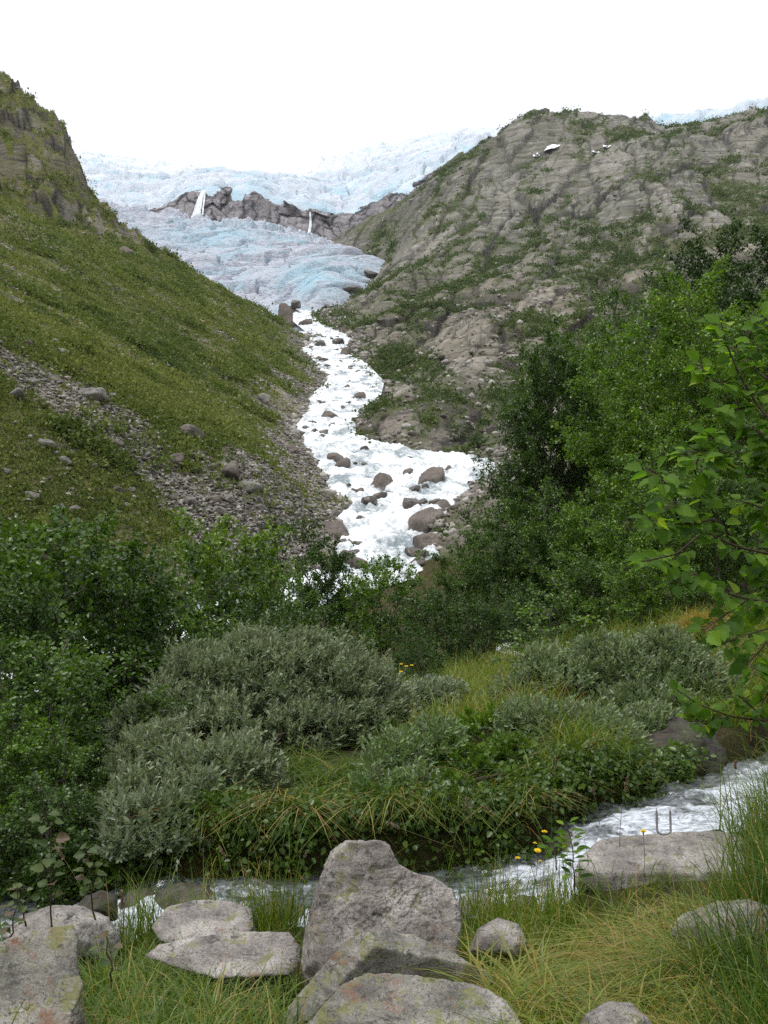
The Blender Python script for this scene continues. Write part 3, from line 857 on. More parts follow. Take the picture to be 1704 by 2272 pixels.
def build_river():
    A, B = [], []
    for px, py, Y in ((-300, 1490, 43), (0, 1442, 46), (200, 1404, 50), (400, 1352, 54), (600, 1306, 60)):
        A.append(W(px, py, Y))
    for px, py, Y in ((-300, 1590, 30), (0, 1520, 35), (200, 1465, 39), (400, 1400, 44), (700, 1330, 52)):
        b = W(px, py, Y); a = A[len(B)]
        B.append(np.array([b[0], b[1], a[2] - .25]))
    for Y, l, r, p in zip(RY, RL, RR, RP):
        if Y < 62: continue
        A.append(W(l - 22, p, Y)); B.append(W(r + 22, p, Y))
    A_, B_, d = lines_ribbon(A, B, 0, 0)
    # finer steps close to the camera
    ds = np.concatenate([np.arange(0, d[7], .25), np.arange(d[7], d[16], .22), np.arange(d[16], d[22], .4), np.arange(d[22], d[-1], .8)])
    V, d = ribbon(A, B, ds, 90)
    n = perlin(V * np.array([.5, .28, .3]), 3) * .5 + fbm(V * np.array([1.1, .7, .9]), 4, 5) * .42
    amp = 1.05
    v = np.linspace(0, 1, 90)[None]
    edge = sst(np.minimum(v, 1 - v), 0, .08)
    V[..., 2] += amp * n * edge - .12 * (1 - edge)
    V[..., 2] += .15 * ridged(V * np.array([.8, .5, .5]), 3, 9) * edge
    foam = .475 + .24 * fbm(V * np.array([.35, .2, .25]), 3, 15) - .16 * sst(-n, .1, .8)
    me = mesh_np('river', V.reshape(-1, 3), grid_faces(*V.shape[:2]), M['river'], True, {'foam': foam})
    tag(link('river', me), None, None, kind='structure')
build_river()

def build_creek():
    A = [(x, n - .10, z) for x, n, z in zip(CRX, CRN, CRZ)]
    B = [(x, f + .03, z) for x, f, z in zip(CRX, CRF, CRZ)]
    _, _, d = lines_ribbon(A, B, 0, 0)
    ds = np.arange(0, d[-1], .012)
    V, d = ribbon(A, B, ds, 90)
    v = np.linspace(0, 1, 90)[None]
    x = V[..., 0]
    slope = np.interp(x, [-3, -2.2, -1.7, -1.35, -1.15, -.6, 0, .3, .95, 1.0, 1.2, 1.3, 1.6, 2.4, 3.2], [.1, .35, .75, 1, .7, .2, .2, .45, .8, 1, 1, .75, .6, .7, .9])
    flow = V * np.array([1.0, 2.2, 1.0])
    V[..., 2] += (.030 + .05 * slope) * fbm(flow * 2.6, 3, 3, gain=.42) + .016 * slope * ridged(flow * 6, 2, 4)
    foam = .40 + .27 * slope + .22 * fbm(flow * 1.4, 3, 8) - .30 * sst(v, .70, .95) + .10 * sst(.45 - v, 0, .3)
    me = mesh_np('creek', V.reshape(-1, 3), grid_faces(*V.shape[:2]), M['creek'], True, {'foam': foam})
    tag(link('creek', me), None, None, kind='structure')
build_creek()

# ------------------------------------------------------------------ rocks
_ico = {}
def ico(n):
    if n not in _ico:
        b = bmesh.new()
        bmesh.ops.create_icosphere(b, subdivisions=n, radius=1)
        b.verts.ensure_lookup_table()
        _ico[n] = (np.array([v.co[:] for v in b.verts]), np.array([[v.index for v in f.verts] for f in b.faces]))
        b.free()
    return _ico[n]

def smin_planes(dirs, normals, dist, k=14.0):
    "radius of a softly rounded convex polyhedron along each direction"
    dn = dirs @ normals.T
    inv = np.maximum(dn, 0) / dist[None]
    return 1.0 / (np.sum(inv ** k, axis=1) ** (1 / k) + 1e-9)

def outline_rock(name, outline, Y, depth, seed, mat, label, n=2.6, sub=6, rough=.035, cuts=6, creases=.05, cutmin=.8, planes=()):
    """a rock whose silhouette, seen square on, is the given outline (photo pixels at depth Y), with its own thickness;
    planes = flat faces (normal, px, py, dY) through a point of the rock"""
    rng = np.random.default_rng(seed)
    o = np.array(outline, float)
    c = .5 * (o.min(0) + o.max(0)) * .4 + o.mean(0) * .6
    cen = W(c[0], c[1], Y)
    f_ = cen / np.linalg.norm(cen)
    r_ = nrm(np.cross(f_, np.array([0, 0, 1.]))); u_ = np.cross(r_, f_)
    q = []
    for px, py in o:                                        # meet each outline ray with the plane square to the sight line
        d = W(px, py, 1.0)
        p = d * (cen @ f_) / (d @ f_) - cen
        q.append((p @ r_, p @ u_))
    q = np.array(q)
    pts = np.array([a * (1 - t) + b * t for a, b in zip(q, np.roll(q, -1, 0)) for t in np.linspace(0, 1, 24, endpoint=False)])
    ang = np.arctan2(pts[:, 1], pts[:, 0]); rad = np.hypot(pts[:, 0], pts[:, 1])
    k = np.argsort(ang); ang, rad = ang[k], rad[k]
    D, F = ico(sub)
    a_, b_, c_ = D @ r_, D @ f_, D @ u_
    R = np.interp(np.arctan2(c_, a_), ang, rad, period=2 * math.pi)
    r = ((np.hypot(a_, c_) / R) ** n + (np.abs(b_) / depth) ** n) ** (-1 / n)
    if cuts:                                                # random fracture faces
        nn = nrm(rng.normal(size=(cuts * 4, 3)) * np.array([.9, .8, .9]) + np.array([0, -.55, .25]))
        sup = ((D * r[:, None]) @ nn.T).max(0)
        r = np.minimum(r, smin_planes(D, nn, sup * np.concatenate([rng.uniform(cutmin, .95, cuts), rng.uniform(.86, .985, cuts * 3)]), 60))
    if planes:
        nn = nrm(np.array([p[0] for p in planes], float))
        dd = np.array([max(.015, nn[i] @ (W(p[1], p[2], Y + p[3]) - cen)) for i, p in enumerate(planes)])
        r = np.minimum(r, smin_planes(D, nn, dd, 60))
    size = rad.mean()
    P = D * r[:, None]
    Pn = P / size
    h = rough * fbm(Pn * 1.9, 6, seed, gain=.55) - creases * .5 * np.clip(.35 - np.abs(fbm(np.stack([Pn[:, 0] * 1.1, Pn[:, 1] * 1.1, Pn[:, 2] * 2.6], -1) + seed, 4, seed + 5)) * 3.2, 0, 1)
    h = h + rough * .6 * fbm(Pn * 7, 4, seed + 9, gain=.75)
    _, e, rid = worley(Pn * 2.3 + .3 * fbm(Pn * 3, 2, seed)[..., None], seed)
    h = h + rough * 1.5 * (rid - .5) * sst(e, 0, .12)
    P = P + D * (h * size)[:, None]
    me = mesh_np(name, P, F, mat, True)
    return tag(link(name, me, loc=cen), label, 'rock')

FR = M['granite']; LR = M['lichen_rock']
outline_rock('boulder', [(660, 2190), (680, 2070), (694, 2000), (716, 1945), (736, 1896), (768, 1866), (830, 1860), (864, 1880), (884, 1918), (918, 1938), (962, 1948), (1000, 1975), (1022, 2010), (1026, 2055), (1012, 2110), (1000, 2190)],
             4.0, .34, 11, FR, 'upright grey granite boulder with a hump on its right shoulder, tallest rock by the creek', 2.7, 7, .034, 2, .06, .92, planes=[((.25, -.85, .5), 930, 2000, -.12)])
outline_rock('boulder', [(560, 2330), (640, 2236), (700, 2160), (772, 2084), (835, 2060), (920, 2076), (1005, 2112), (1088, 2160), (1110, 2178), (1080, 2200), (1000, 2260), (900, 2400), (640, 2420)],
             3.45, .34, 12, LR, 'sloping lichen covered rock ledge right below the upright granite boulder', 3.6, 7, .022, 3, .05, .9, planes=[((-.50, -.50, .71), 812, 2082, 0), ((.36, -.22, .90), 850, 2072, .04), ((.30, -.95, .02), 900, 2122, -.01)])
outline_rock('boulder', [(610, 2440), (640, 2330), (705, 2245), (760, 2185), (820, 2160), (900, 2162), (1000, 2174), (1080, 2190), (1124, 2222), (1150, 2262), (1170, 2310), (1160, 2440), (860, 2480)],
             2.9, .26, 13, LR, 'big flat topped rock spotted with orange lichen at the bottom middle of the photo', 4.2, 7, .022, 3, .06, .9, planes=[((.06, -.36, .93), 880, 2172, .08), ((-.60, -.45, .66), 735, 2225, 0), ((.04, -.92, .36), 900, 2252, -.16)])
outline_rock('boulder', [(-150, 2150), (-40, 2098), (40, 2074), (110, 2060), (160, 2052), (172, 2072), (174, 2140), (180, 2230), (205, 2330), (190, 2460), (-150, 2480)],
             2.8, .3, 14, LR, 'lichen mottled rock with a sharp upright edge in the bottom left corner', 4.0, 7, .028, 4, .08, .88, planes=[((-.12, -.72, .68), 90, 2085, .1), ((.96, -.25, .1), 176, 2140, 0)])
outline_rock('boulder', [(318, 2122), (352, 2094), (430, 2076), (530, 2066), (640, 2068), (662, 2095), (676, 2128), (630, 2168), (575, 2206), (530, 2200), (470, 2168), (400, 2150)],
             3.9, .34, 15, FR, 'pale flat slab rock with a dark undercut, left of the upright boulder', 3.6, 6, .030, 4, .06, .86, planes=[((.0, -.34, .94), 500, 2076, .12), ((.08, -.72, -.68), 520, 2168, -.1)])
outline_rock('boulder', [(8, 2080), (45, 2032), (110, 2010), (180, 2012), (240, 2036), (266, 2080), (250, 2140), (60, 2150)],
             4.7, .3, 16, FR, 'rounded pinkish rock beside the foaming creek above the bottom left corner rock', 2.6, 6, .03, 4, .05)
outline_rock('boulder', [(338, 2056), (368, 2012), (430, 1996), (510, 1998), (558, 2016), (568, 2080), (360, 2100)],
             4.95, .28, 17, FR, 'low grey rock at the water edge just behind the pale flat slab', 3.0, 6, .03, 4, .06, planes=[((.0, -.3, .95), 450, 2002, .1)])
outline_rock('boulder', [(1036, 2120), (1060, 2062), (1105, 2036), (1150, 2050), (1172, 2090), (1150, 2130)],
             4.2, .2, 18, FR, 'small pale rock half sunk in grass right of the upright boulder', 2.6, 5, .03, 3)
outline_rock('boulder', [(1490, 2070), (1512, 2026), (1580, 2002), (1660, 1998), (1740, 2020), (1760, 2100), (1690, 2180), (1570, 2190), (1520, 2130)],
             3.9, .3, 19, LR, 'grey green rock with orange stains in tall grass at the right edge', 2.8, 6, .03, 4, .05)
outline_rock('boulder', [(1270, 2300), (1300, 2250), (1352, 2222), (1400, 2226), (1440, 2262), (1470, 2330), (1360, 2360)],
             2.9, .16, 20, FR, 'small pointed rock poking out of the grass at the bottom edge right of centre', 2.6, 6, .03, 4)
outline_rock('boulder', [(1278, 1960), (1292, 1890), (1322, 1864), (1380, 1856), (1480, 1846), (1580, 1840), (1660, 1850), (1690, 1920), (1640, 1990), (1500, 2010), (1360, 2010)],
             5.62, .46, 21, FR, 'wide flat granite block in the creek that carries the metal staple', 4.0, 6, .025, 4, .05, .86, planes=[((.0, -.16, .98), 1450, 1852, .12), ((.0, -.96, .25), 1450, 1905, -.28)])
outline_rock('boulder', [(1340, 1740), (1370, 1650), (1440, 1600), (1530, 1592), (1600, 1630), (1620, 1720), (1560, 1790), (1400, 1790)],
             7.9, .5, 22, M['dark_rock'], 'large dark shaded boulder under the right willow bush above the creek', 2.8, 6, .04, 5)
outline_rock('boulder', [(520, 1848), (540, 1814), (590, 1804), (640, 1812), (660, 1846), (640, 1880), (540, 1884)],
             6.75, .25, 23, FR, 'grey rock set in the grassy bank under the left willow bush', 3.2, 5, .035, 4)
outline_rock('boulder', [(330, 2010), (350, 1976), (400, 1958), (460, 1966), (492, 1998), (470, 2040), (350, 2040)],
             5.75, .2, 24, M['wet_rock'], 'brown wet stone standing in the creek behind the low grey rock', 2.4, 5, .03, 3)
outline_rock('boulder', [(150, 2030), (190, 1990), (225, 1975), (260, 1985), (262, 2040), (200, 2060)],
             5.3, .16, 25, M['dark_rock'], 'small mossy stump shaped stone at the left foam of the creek', 2.4, 5, .04, 3)
outline_rock('boulder', [(912, 1530), (922, 1510), (945, 1503), (968, 1508), (978, 1530), (950, 1545)],
             14.5, .3, 26, M['grey_rock'], 'small grey stone beside the white water patch behind the left willow bush', 2.4, 4, .03, 3)
outline_rock('boulder', [(1545, 1400), (1570, 1376), (1640, 1368), (1700, 1380), (1720, 1420), (1600, 1430)],
             13, .4, 27, M['grey_rock'], 'grey rock behind the dry grass tuft at the right edge', 2.6, 5, .04, 4)
outline_rock('boulder', [(1120, 2020), (1150, 1985), (1190, 1990), (1200, 2030)], 5.35, .12, 28, M['wet_rock'],
             'small wet stone in the creek below the little cascade', 2.4, 4, .03, 3)

outline_rock('boulder', [(560, 2040), (580, 2006), (630, 1996), (676, 2008), (684, 2046), (620, 2056)], 5.5, .16, 31, M['wet_rock'],
             'flat wet stone in the creek at the left foot of the upright boulder', 2.6, 5, .03, 4, .05)
outline_rock('boulder', [(262, 2008), (284, 1976), (330, 1968), (352, 1990), (345, 2030), (280, 2040)], 5.9, .16, 32, M['wet_rock'],
             'dark wet stone splitting the creek foam beside the willow sprays', 2.6, 5, .03, 4, .05)
outline_rock('boulder', [(1002, 2040), (1020, 1992), (1060, 1978), (1090, 1996), (1096, 2040), (1050, 2056)], 5.45, .14, 33, FR,
             'small grey stone at the water edge right of the upright boulder', 2.6, 5, .03, 4, .05)
outline_rock('boulder', [(1196, 1900), (1214, 1852), (1262, 1838), (1300, 1852), (1302, 1900), (1240, 1916)], 6.25, .18, 34, M['wet_rock'],
             'dark wet rock at the top of the little cascade under the bank', 2.6, 5, .03, 4, .05)
outline_rock('boulder', [(690, 1930), (720, 1905), (780, 1900), (820, 1925), (800, 1955), (720, 1960)], 6.15, .16, 35, M['wet_rock'],
             'wet stone at the foot of the dark bank behind the upright boulder', 2.6, 5, .03, 4, .05)

def rock_variant(seed, sub=4, flat=.72):
    rng = np.random.default_rng(seed)
    D, F = ico(sub)
    nn = nrm(rng.normal(size=(15, 3)))
    r = smin_planes(D, nn, rng.uniform(.55, 1.0, 15), 16)
    r = np.minimum(r, 1.15)
    P = D * r[:, None] * np.array([1, .82, flat])
    P = P + D * (.09 * fbm(P * 2.2, 5, seed, gain=.6) + .03 * ridged(P * np.array([2, 2, 5]), 3, seed))[:, None]
    return P, F
ROCKS = {}
for nm in ('river_rock', 'grey_rock', 'wet_rock'):
    ROCKS[nm] = []
    for k in range(6):
        P, F = rock_variant(100 + k * 7 + len(nm), 4)
        ROCKS[nm].append(mesh_np('boulder', P, F, M[nm], False if k % 3 == 0 else True))

def put_rock(loc, size, mat, rng, label, group=None, sq=(1, 1, 1), name='boulder'):
    o = link(name, ROCKS[mat][rng.integers(6)], loc=loc)
    o.scale = (size * sq[0], size * sq[1], size * sq[2])
    o.rotation_euler = (rng.normal() * .18, rng.normal() * .18, rng.uniform(0, 6.28))
    return tag(o, label, 'rock', group)

def riv_Y(py):
    return np.exp(np.interp(-py, -RP, lnR))
rr = np.random.default_rng(5)
NAMED = [  # zoom x, base y, width, colour, label
    (680, 1075, 180, 'river_rock', 'biggest brown boulder standing in the middle of the river rapids'),
    (410, 1385, 215, 'river_rock', 'big brown boulder on the left bank beside the widest white water'),
    (945, 1320, 255, 'river_rock', 'long dark slanting boulder near the right bank above the lowest pool'),
    (985, 1425, 190, 'river_rock', 'tan boulder on the right bank directly below the long dark slanting boulder'),
    (1265, 1150, 190, 'river_rock', 'large dark boulder at the right bank partly hidden by green trees'),
    (535, 1550, 130, 'river_rock', 'dark boulder in the river just above the treetops'),
    (870, 1185, 125, 'wet_rock', 'grey wet boulder washed over by foam right of the biggest brown boulder'),
    (665, 1130, 90, 'wet_rock', 'half drowned grey stone at the foot of the biggest brown boulder'),
    (538, 1095, 66, 'river_rock', 'upright brown stone left of the biggest brown boulder'),
    (606, 1165, 110, 'wet_rock', 'low dark stone below the upright brown stone in the rapids'),
    (985, 1025, 180, 'river_rock', 'long flat brown rock above the right hand rapids'),
    (1052, 1190, 105, 'river_rock', 'flat tilted brown stone in the foam left of the right bank'),
    (935, 1155, 60, 'wet_rock', 'narrow upright stone touching the grey wet boulder'),
    (880, 1085, 80, 'wet_rock', 'sharp grey stone right of the biggest brown boulder'),
    (955, 1060, 50, 'river_rock', 'small brown stone under the long flat brown rock'),
    (840, 978, 72, 'river_rock', 'square brown stone in the rapids above the biggest brown boulder'),
    (1095, 960, 66, 'river_rock', 'mossy brown stone at the start of the right hand rapids'),
    (380, 895, 120, 'river_rock', 'brown boulder splitting the river where it widens'),
    (448, 935, 110, 'river_rock', 'flat brown slab just below the boulder splitting the river'),
    (900, 1490, 145, 'wet_rock', 'flat dark rock at the lower right of the white pool'),
    (908, 1545, 110, 'river_rock', 'brown rock nearest the treetops on the right of the pool'),
    (455, 1480, 75, 'river_rock', 'dark stone under the big left bank boulder'),
    (250, 1120, 125, 'grey_rock', 'rounded grey boulder on the stony left bank'),
    (215, 1165, 100, 'river_rock', 'brown boulder leaning on the rounded grey boulder of the left bank'),
    (165, 815, 95, 'river_rock', 'brown boulder at the left edge of the middle rapids'),
    (550, 512, 85, 'river_rock', 'pointed boulder in the upper rapids near the right bank'),
    (470, 445, 45, 'river_rock', 'small pointed rock alone in the upper white water'),
    (415, 180, 75, 'wet_rock', 'dark rock near the top of the rapids below the glacier'),
    (465, 245, 85, 'river_rock', 'dark brown boulder on the right bank at the top of the rapids'),
    (310, 190, 75, 'wet_rock', 'flat dark rock on the left bank at the top of the rapids'),
    (320, 285, 65, 'wet_rock', 'dark slab at the left bank of the upper rapids'),
    (350, 640, 110, 'river_rock', 'pale brown boulder at the left side of the middle rapids'),
    (320, 725, 62, 'grey_rock', 'pointed grey stone in the middle rapids'),
    (215, 60, 80, 'river_rock', 'brown boulder left of the fall that leaves the glacier'),
]
for zx, zy, w, mt, lab in NAMED:
    px, py = 600 + zx * .3617, 700 + zy * .3617
    Y = float(riv_Y(py))
    p = W(px, py, Y); s = w * .3617 / K * Y / 1.75
    p[1] += s * .5; p[2] += s * .25
    put_rock(p, s, mt, rr, lab)
for px, py, Y, s_, lab in ((655, 676, 458, 4.2, 'added dark rock for the shaded glacier mouth left of the first fall'), (725, 690, 462, 6.0, 'added dark rock for the shaded glacier mouth right of the first fall'),  # the two at the mouth are added to suggest its dark hollow
                           (775, 645, 505, 6.5, 'dark slab along the right edge of the glacier tongue'), (825, 612, 545, 6.0, 'dark rock at the far right tip of the glacier tongue')):
    put_rock(W(px, py, Y), s_, 'wet_rock', rr, lab, sq=(1.3, .8, .7))
# the many lesser stones of the rapids
for k in range(70):
    Y = float(np.exp(rr.uniform(math.log(63), math.log(330))))
    l, r = riv(Y, RL), riv(Y, RR)
    t = rr.beta(.6, .8)
    if 95 < Y < 118 and rr.random() < .6: t = rr.uniform(.1, .9)
    px = l + (r - l) * t
    s = rr.uniform(.18, .55) * (1 + Y / 260)
    p = W(px, float(riv(Y, RP)), Y); p[2] += s * rr.uniform(-.1, .25)
    put_rock(p, s, ['river_rock', 'wet_rock', 'wet_rock'][rr.integers(3)], rr, 'small dark stone breaking the white water of the river', 'small stones in the river rapids')

# talus blocks of the left hillside, each standing on the slope
LV = LEFT[3]; LPX, LY = LEFT[1], LEFT[2]
def left_at(px, py):
    u, v = LPX, 1136 - LV[..., 2] / LV[..., 1] * K
    d = (u - px) ** 2 + (v - py) ** 2
    k = np.where(d.ravel() < max(36, d.min() * 3))[0]
    return LV.reshape(-1, 3)[k[np.argmin(LV.reshape(-1, 3)[k, 1])]].copy()
for px, py, w, mt, lab in [
    (208, 882, 60, 'grey_rock', 'large grey boulder on the grassy left hillside above the scree'),
    (424, 965, 56, 'river_rock', 'brown boulder on the left hillside right of the scree band'),
    (512, 1052, 62, 'river_rock', 'flat overhanging rock with a dark shadow near the foot of the left hillside'),
    (556, 1085, 50, 'grey_rock', 'pointed grey boulder just below the flat overhanging rock'),
    (281, 560, 38, 'river_rock', 'tan block high on the left hillside below the crags'),
    (66, 762, 26, 'river_rock', 'small square brown block near the left edge of the hillside'),
    (205, 738, 26, 'grey_rock', 'dark rounded rock in the yellow grass of the left hillside'),
    (430, 1010, 40, 'grey_rock', 'grey boulder beneath the brown boulder right of the scree band'),
    (100, 985, 36, 'grey_rock', 'grey block on the lower side of the scree band'),
    (582, 1114, 32, 'grey_rock', 'grey stone nearest the pointed grey boulder at the hill foot'),
    (655, 1000, 36, 'river_rock', 'brown rounded boulder at the hill foot beside the river bend'),
    (80, 1105, 36, 'grey_rock', 'grey stone in low scrub above the left thicket'),
    (250, 815, 20, 'grey_rock', 'pale small stone in the grass above the large grey boulder'),
    (590, 890, 34, 'grey_rock', 'low grey stone in the grass left of the upper rapids'),
    (640, 690, 60, 'river_rock', 'big brown rock hump left of the glacier mouth')]:
    if px == 640:
        p = W(640, 706, 462); put_rock(p, 8.2, mt, rr, lab, sq=(.95, 1, 1.05)); continue
    p = left_at(px, py); s = w / K * p[1] / 1.8
    put_rock(p + np.array([0, 0, s * .2]), s, mt, rr, lab)
for k in range(140):
    px = rr.uniform(10, 690); py = rr.uniform(640, 1180)
    band = np.interp(px, [0, 180, 330, 430, 560], [800, 900, 1010, 1150, 1230])
    if abs(py - band) > 130 and rr.random() < .55: continue
    p = left_at(px, py)
    if abs(1136 - p[2] / p[1] * K - py) > 14: continue
    s = rr.lognormal(-.9, .45) * (p[1] / 110) ** .5
    put_rock(p + np.array([0, 0, s * .1]), s, ['grey_rock', 'grey_rock', 'river_rock'][rr.integers(3)], rr, 'loose grey brown rock lying on the left hillside and its scree', 'loose rocks on the left hillside')

def scree_mesh(name, V, wt, n, smin, smax, mat, seed, sy=110.):
    "thousands of little angular stones in one mesh"
    rng = np.random.default_rng(seed)
    P = V.reshape(-1, 3)
    d = wt.ravel() * P[:, 1] ** .6
    k = rng.choice(len(P), n, p=d / d.sum())
    base = P[k] + rng.normal(size=(n, 3)) * .15 * np.array([1, 1, 0])
    D, F = ico(1)
    s = np.exp(rng.uniform(math.log(smin), math.log(smax), n)) * (base[:, 1] / sy) ** .6
    sc = s[:, None] * rng.uniform(.6, 1.2, (n, 3)) * np.array([1, 1, .65])
    jit = D[None] * (1 + .28 * rng.normal(size=(n, len(D), 1)).clip(-1.3, 1.3))
    a = rng.uniform(0, 6.28, n); ca, sa = np.cos(a)[:, None], np.sin(a)[:, None]
    Q = jit * sc[:, None]
    Q = np.stack([Q[..., 0] * ca - Q[..., 1] * sa, Q[..., 0] * sa + Q[..., 1] * ca, Q[..., 2]], -1) + base[:, None]
    FF = F[None] + (np.arange(n) * len(D))[:, None, None]
    me = mesh_np(name, Q.reshape(-1, 3), FF.reshape(-1, 3), mat, False, {'v': np.repeat(rng.random(n), len(D))})
    return tag(link(name, me), None, None, kind='stuff')
m, nt, out = newmat('scree_stone')
n = N(nt)
b = n.bsdf(n.mix(n.ramp(n.noise(n.coord(), 3, 4), [(.35, .6), (.65, 1.0)]), .0, n.ramp(n.attr('v'), [(0, (.12, .105, .09)), (.5, (.29, .262, .23)), (1, (.48, .45, .415))])), .9, spec=.2)
nt.links.new(b.outputs[0], out.inputs[0])
M['scree'] = m
vis = (np.abs(LV[..., 0] / LV[..., 1] * K) < 900) & (LV[..., 1] < 345) & (LPX < riv(LY, RL))
scree_mesh('scree', LV, np.where(vis, np.clip(LEFT[4]['scree'] - .22, 0, 1) ** 1.4 + .014, 0), 44000, .06, .30, M['scree'], 3)
RV = RIGHT[3]; RPX, RYY = RIGHT[1], RIGHT[2]
rvis = (RPX < 1760) & (RYY > 66) & (RYY < 700) & (RPX > riv(np.minimum(RYY, 470), RR))
bank_l = np.exp(-((LPX - riv(np.minimum(LY, 345), RL) + 8) / 16.) ** 2) * (LY > 62) * (LY < 345)
scree_mesh('shingle', LV, bank_l, 2600, .12, .75, M['scree'], 13, 100.)
rbank = np.exp(-((RPX - riv(np.minimum(RYY, 470), RR)) / 32.) ** 2) * (RYY < 420)
scree_mesh('rubble', RV, np.where(rvis, rbank + .06 * (RYY < 330) + .01, 0), 6000, .12, .7, M['scree'], 4)

# ------------------------------------------------------------------ low plants on the far slopes
def scrub_mesh(name, V, wt, n, per, spread, size, mat, seed, sy, grow=.5, tall=.8, yp=1.0):
    rng = np.random.default_rng(seed)
    P = V.reshape(-1, 3)
    d = wt.ravel() * P[:, 1] ** yp
    k = rng.choice(len(P), n, p=d / d.sum())
    sc = (P[k, 1] / sy) ** grow * rng.uniform(.5, 1.5, n)
    pos = np.repeat(P[k], per, 0); s = np.repeat(sc, per)
    off = rng.normal(size=(n * per, 3)) * spread * np.array([1, 1, tall]); off[:, 2] = np.abs(off[:, 2])
    pos = pos + off * s[:, None]
    ax = nrm(rng.normal(size=(n * per, 3)) + np.array([0, 0, .8])); nn = nrm(rng.normal(size=(n * per, 3)) + np.array([0, -.4, .7]))
    big = .22 + .62 * fbm(P[k] / (sy * .22), 3, seed + 200)
    v = np.clip(np.repeat(rng.random(n) * .5 + big, per) + rng.random(n * per) * .35 - .05, 0, 1)
    Vv, F, vv = leaves_np(pos, ax, nn, size * s * rng.uniform(.6, 1.4, n * per), LEAF_LO, v)
    me = mesh_np(name, Vv, F, mat, False, {'v': vv})
    return tag(link(name, me), None, None, kind='stuff')
lw = np.where(vis, np.clip(LEFT[4]['veg'] - .35, 0, 1) * (1 - .9 * sst(LEFT[4]['scree'], .4, .6)), 0)
scrub_mesh('hillside_scrub', LV, lw * np.clip(.55 + 1.2 * fbm(LV / 14, 3, 97), .22, 1), 46000, 7, .15, .22, M['scrub'], 5, 100., yp=.35)
scrub_mesh('hillside_scrub', LV, lw * (LY < 95), 16000, 7, .12, .15, M['scrub'], 25, 70., yp=.2)
lump = fbm(LV / 9, 3, 99)
scrub_mesh('hillside_bushes', LV, lw * (lump > .3), 5200, 22, .40, .30, M['scrub'], 6, 100., yp=.4)
rw = np.where(rvis, np.clip(RIGHT[4]['veg'] - .42, 0, 1), 0)
scrub_mesh('mountain_scrub', RV, rw, 24000, 8, .36, .48, M['scrub_far'], 7, 300., .6)
scrub_mesh('mountain_bushes', RV, rw * (fbm(RV / 14, 3, 98) > .22), 4200, 20, .8, .62, M['scrub_far'], 8, 300., .6)

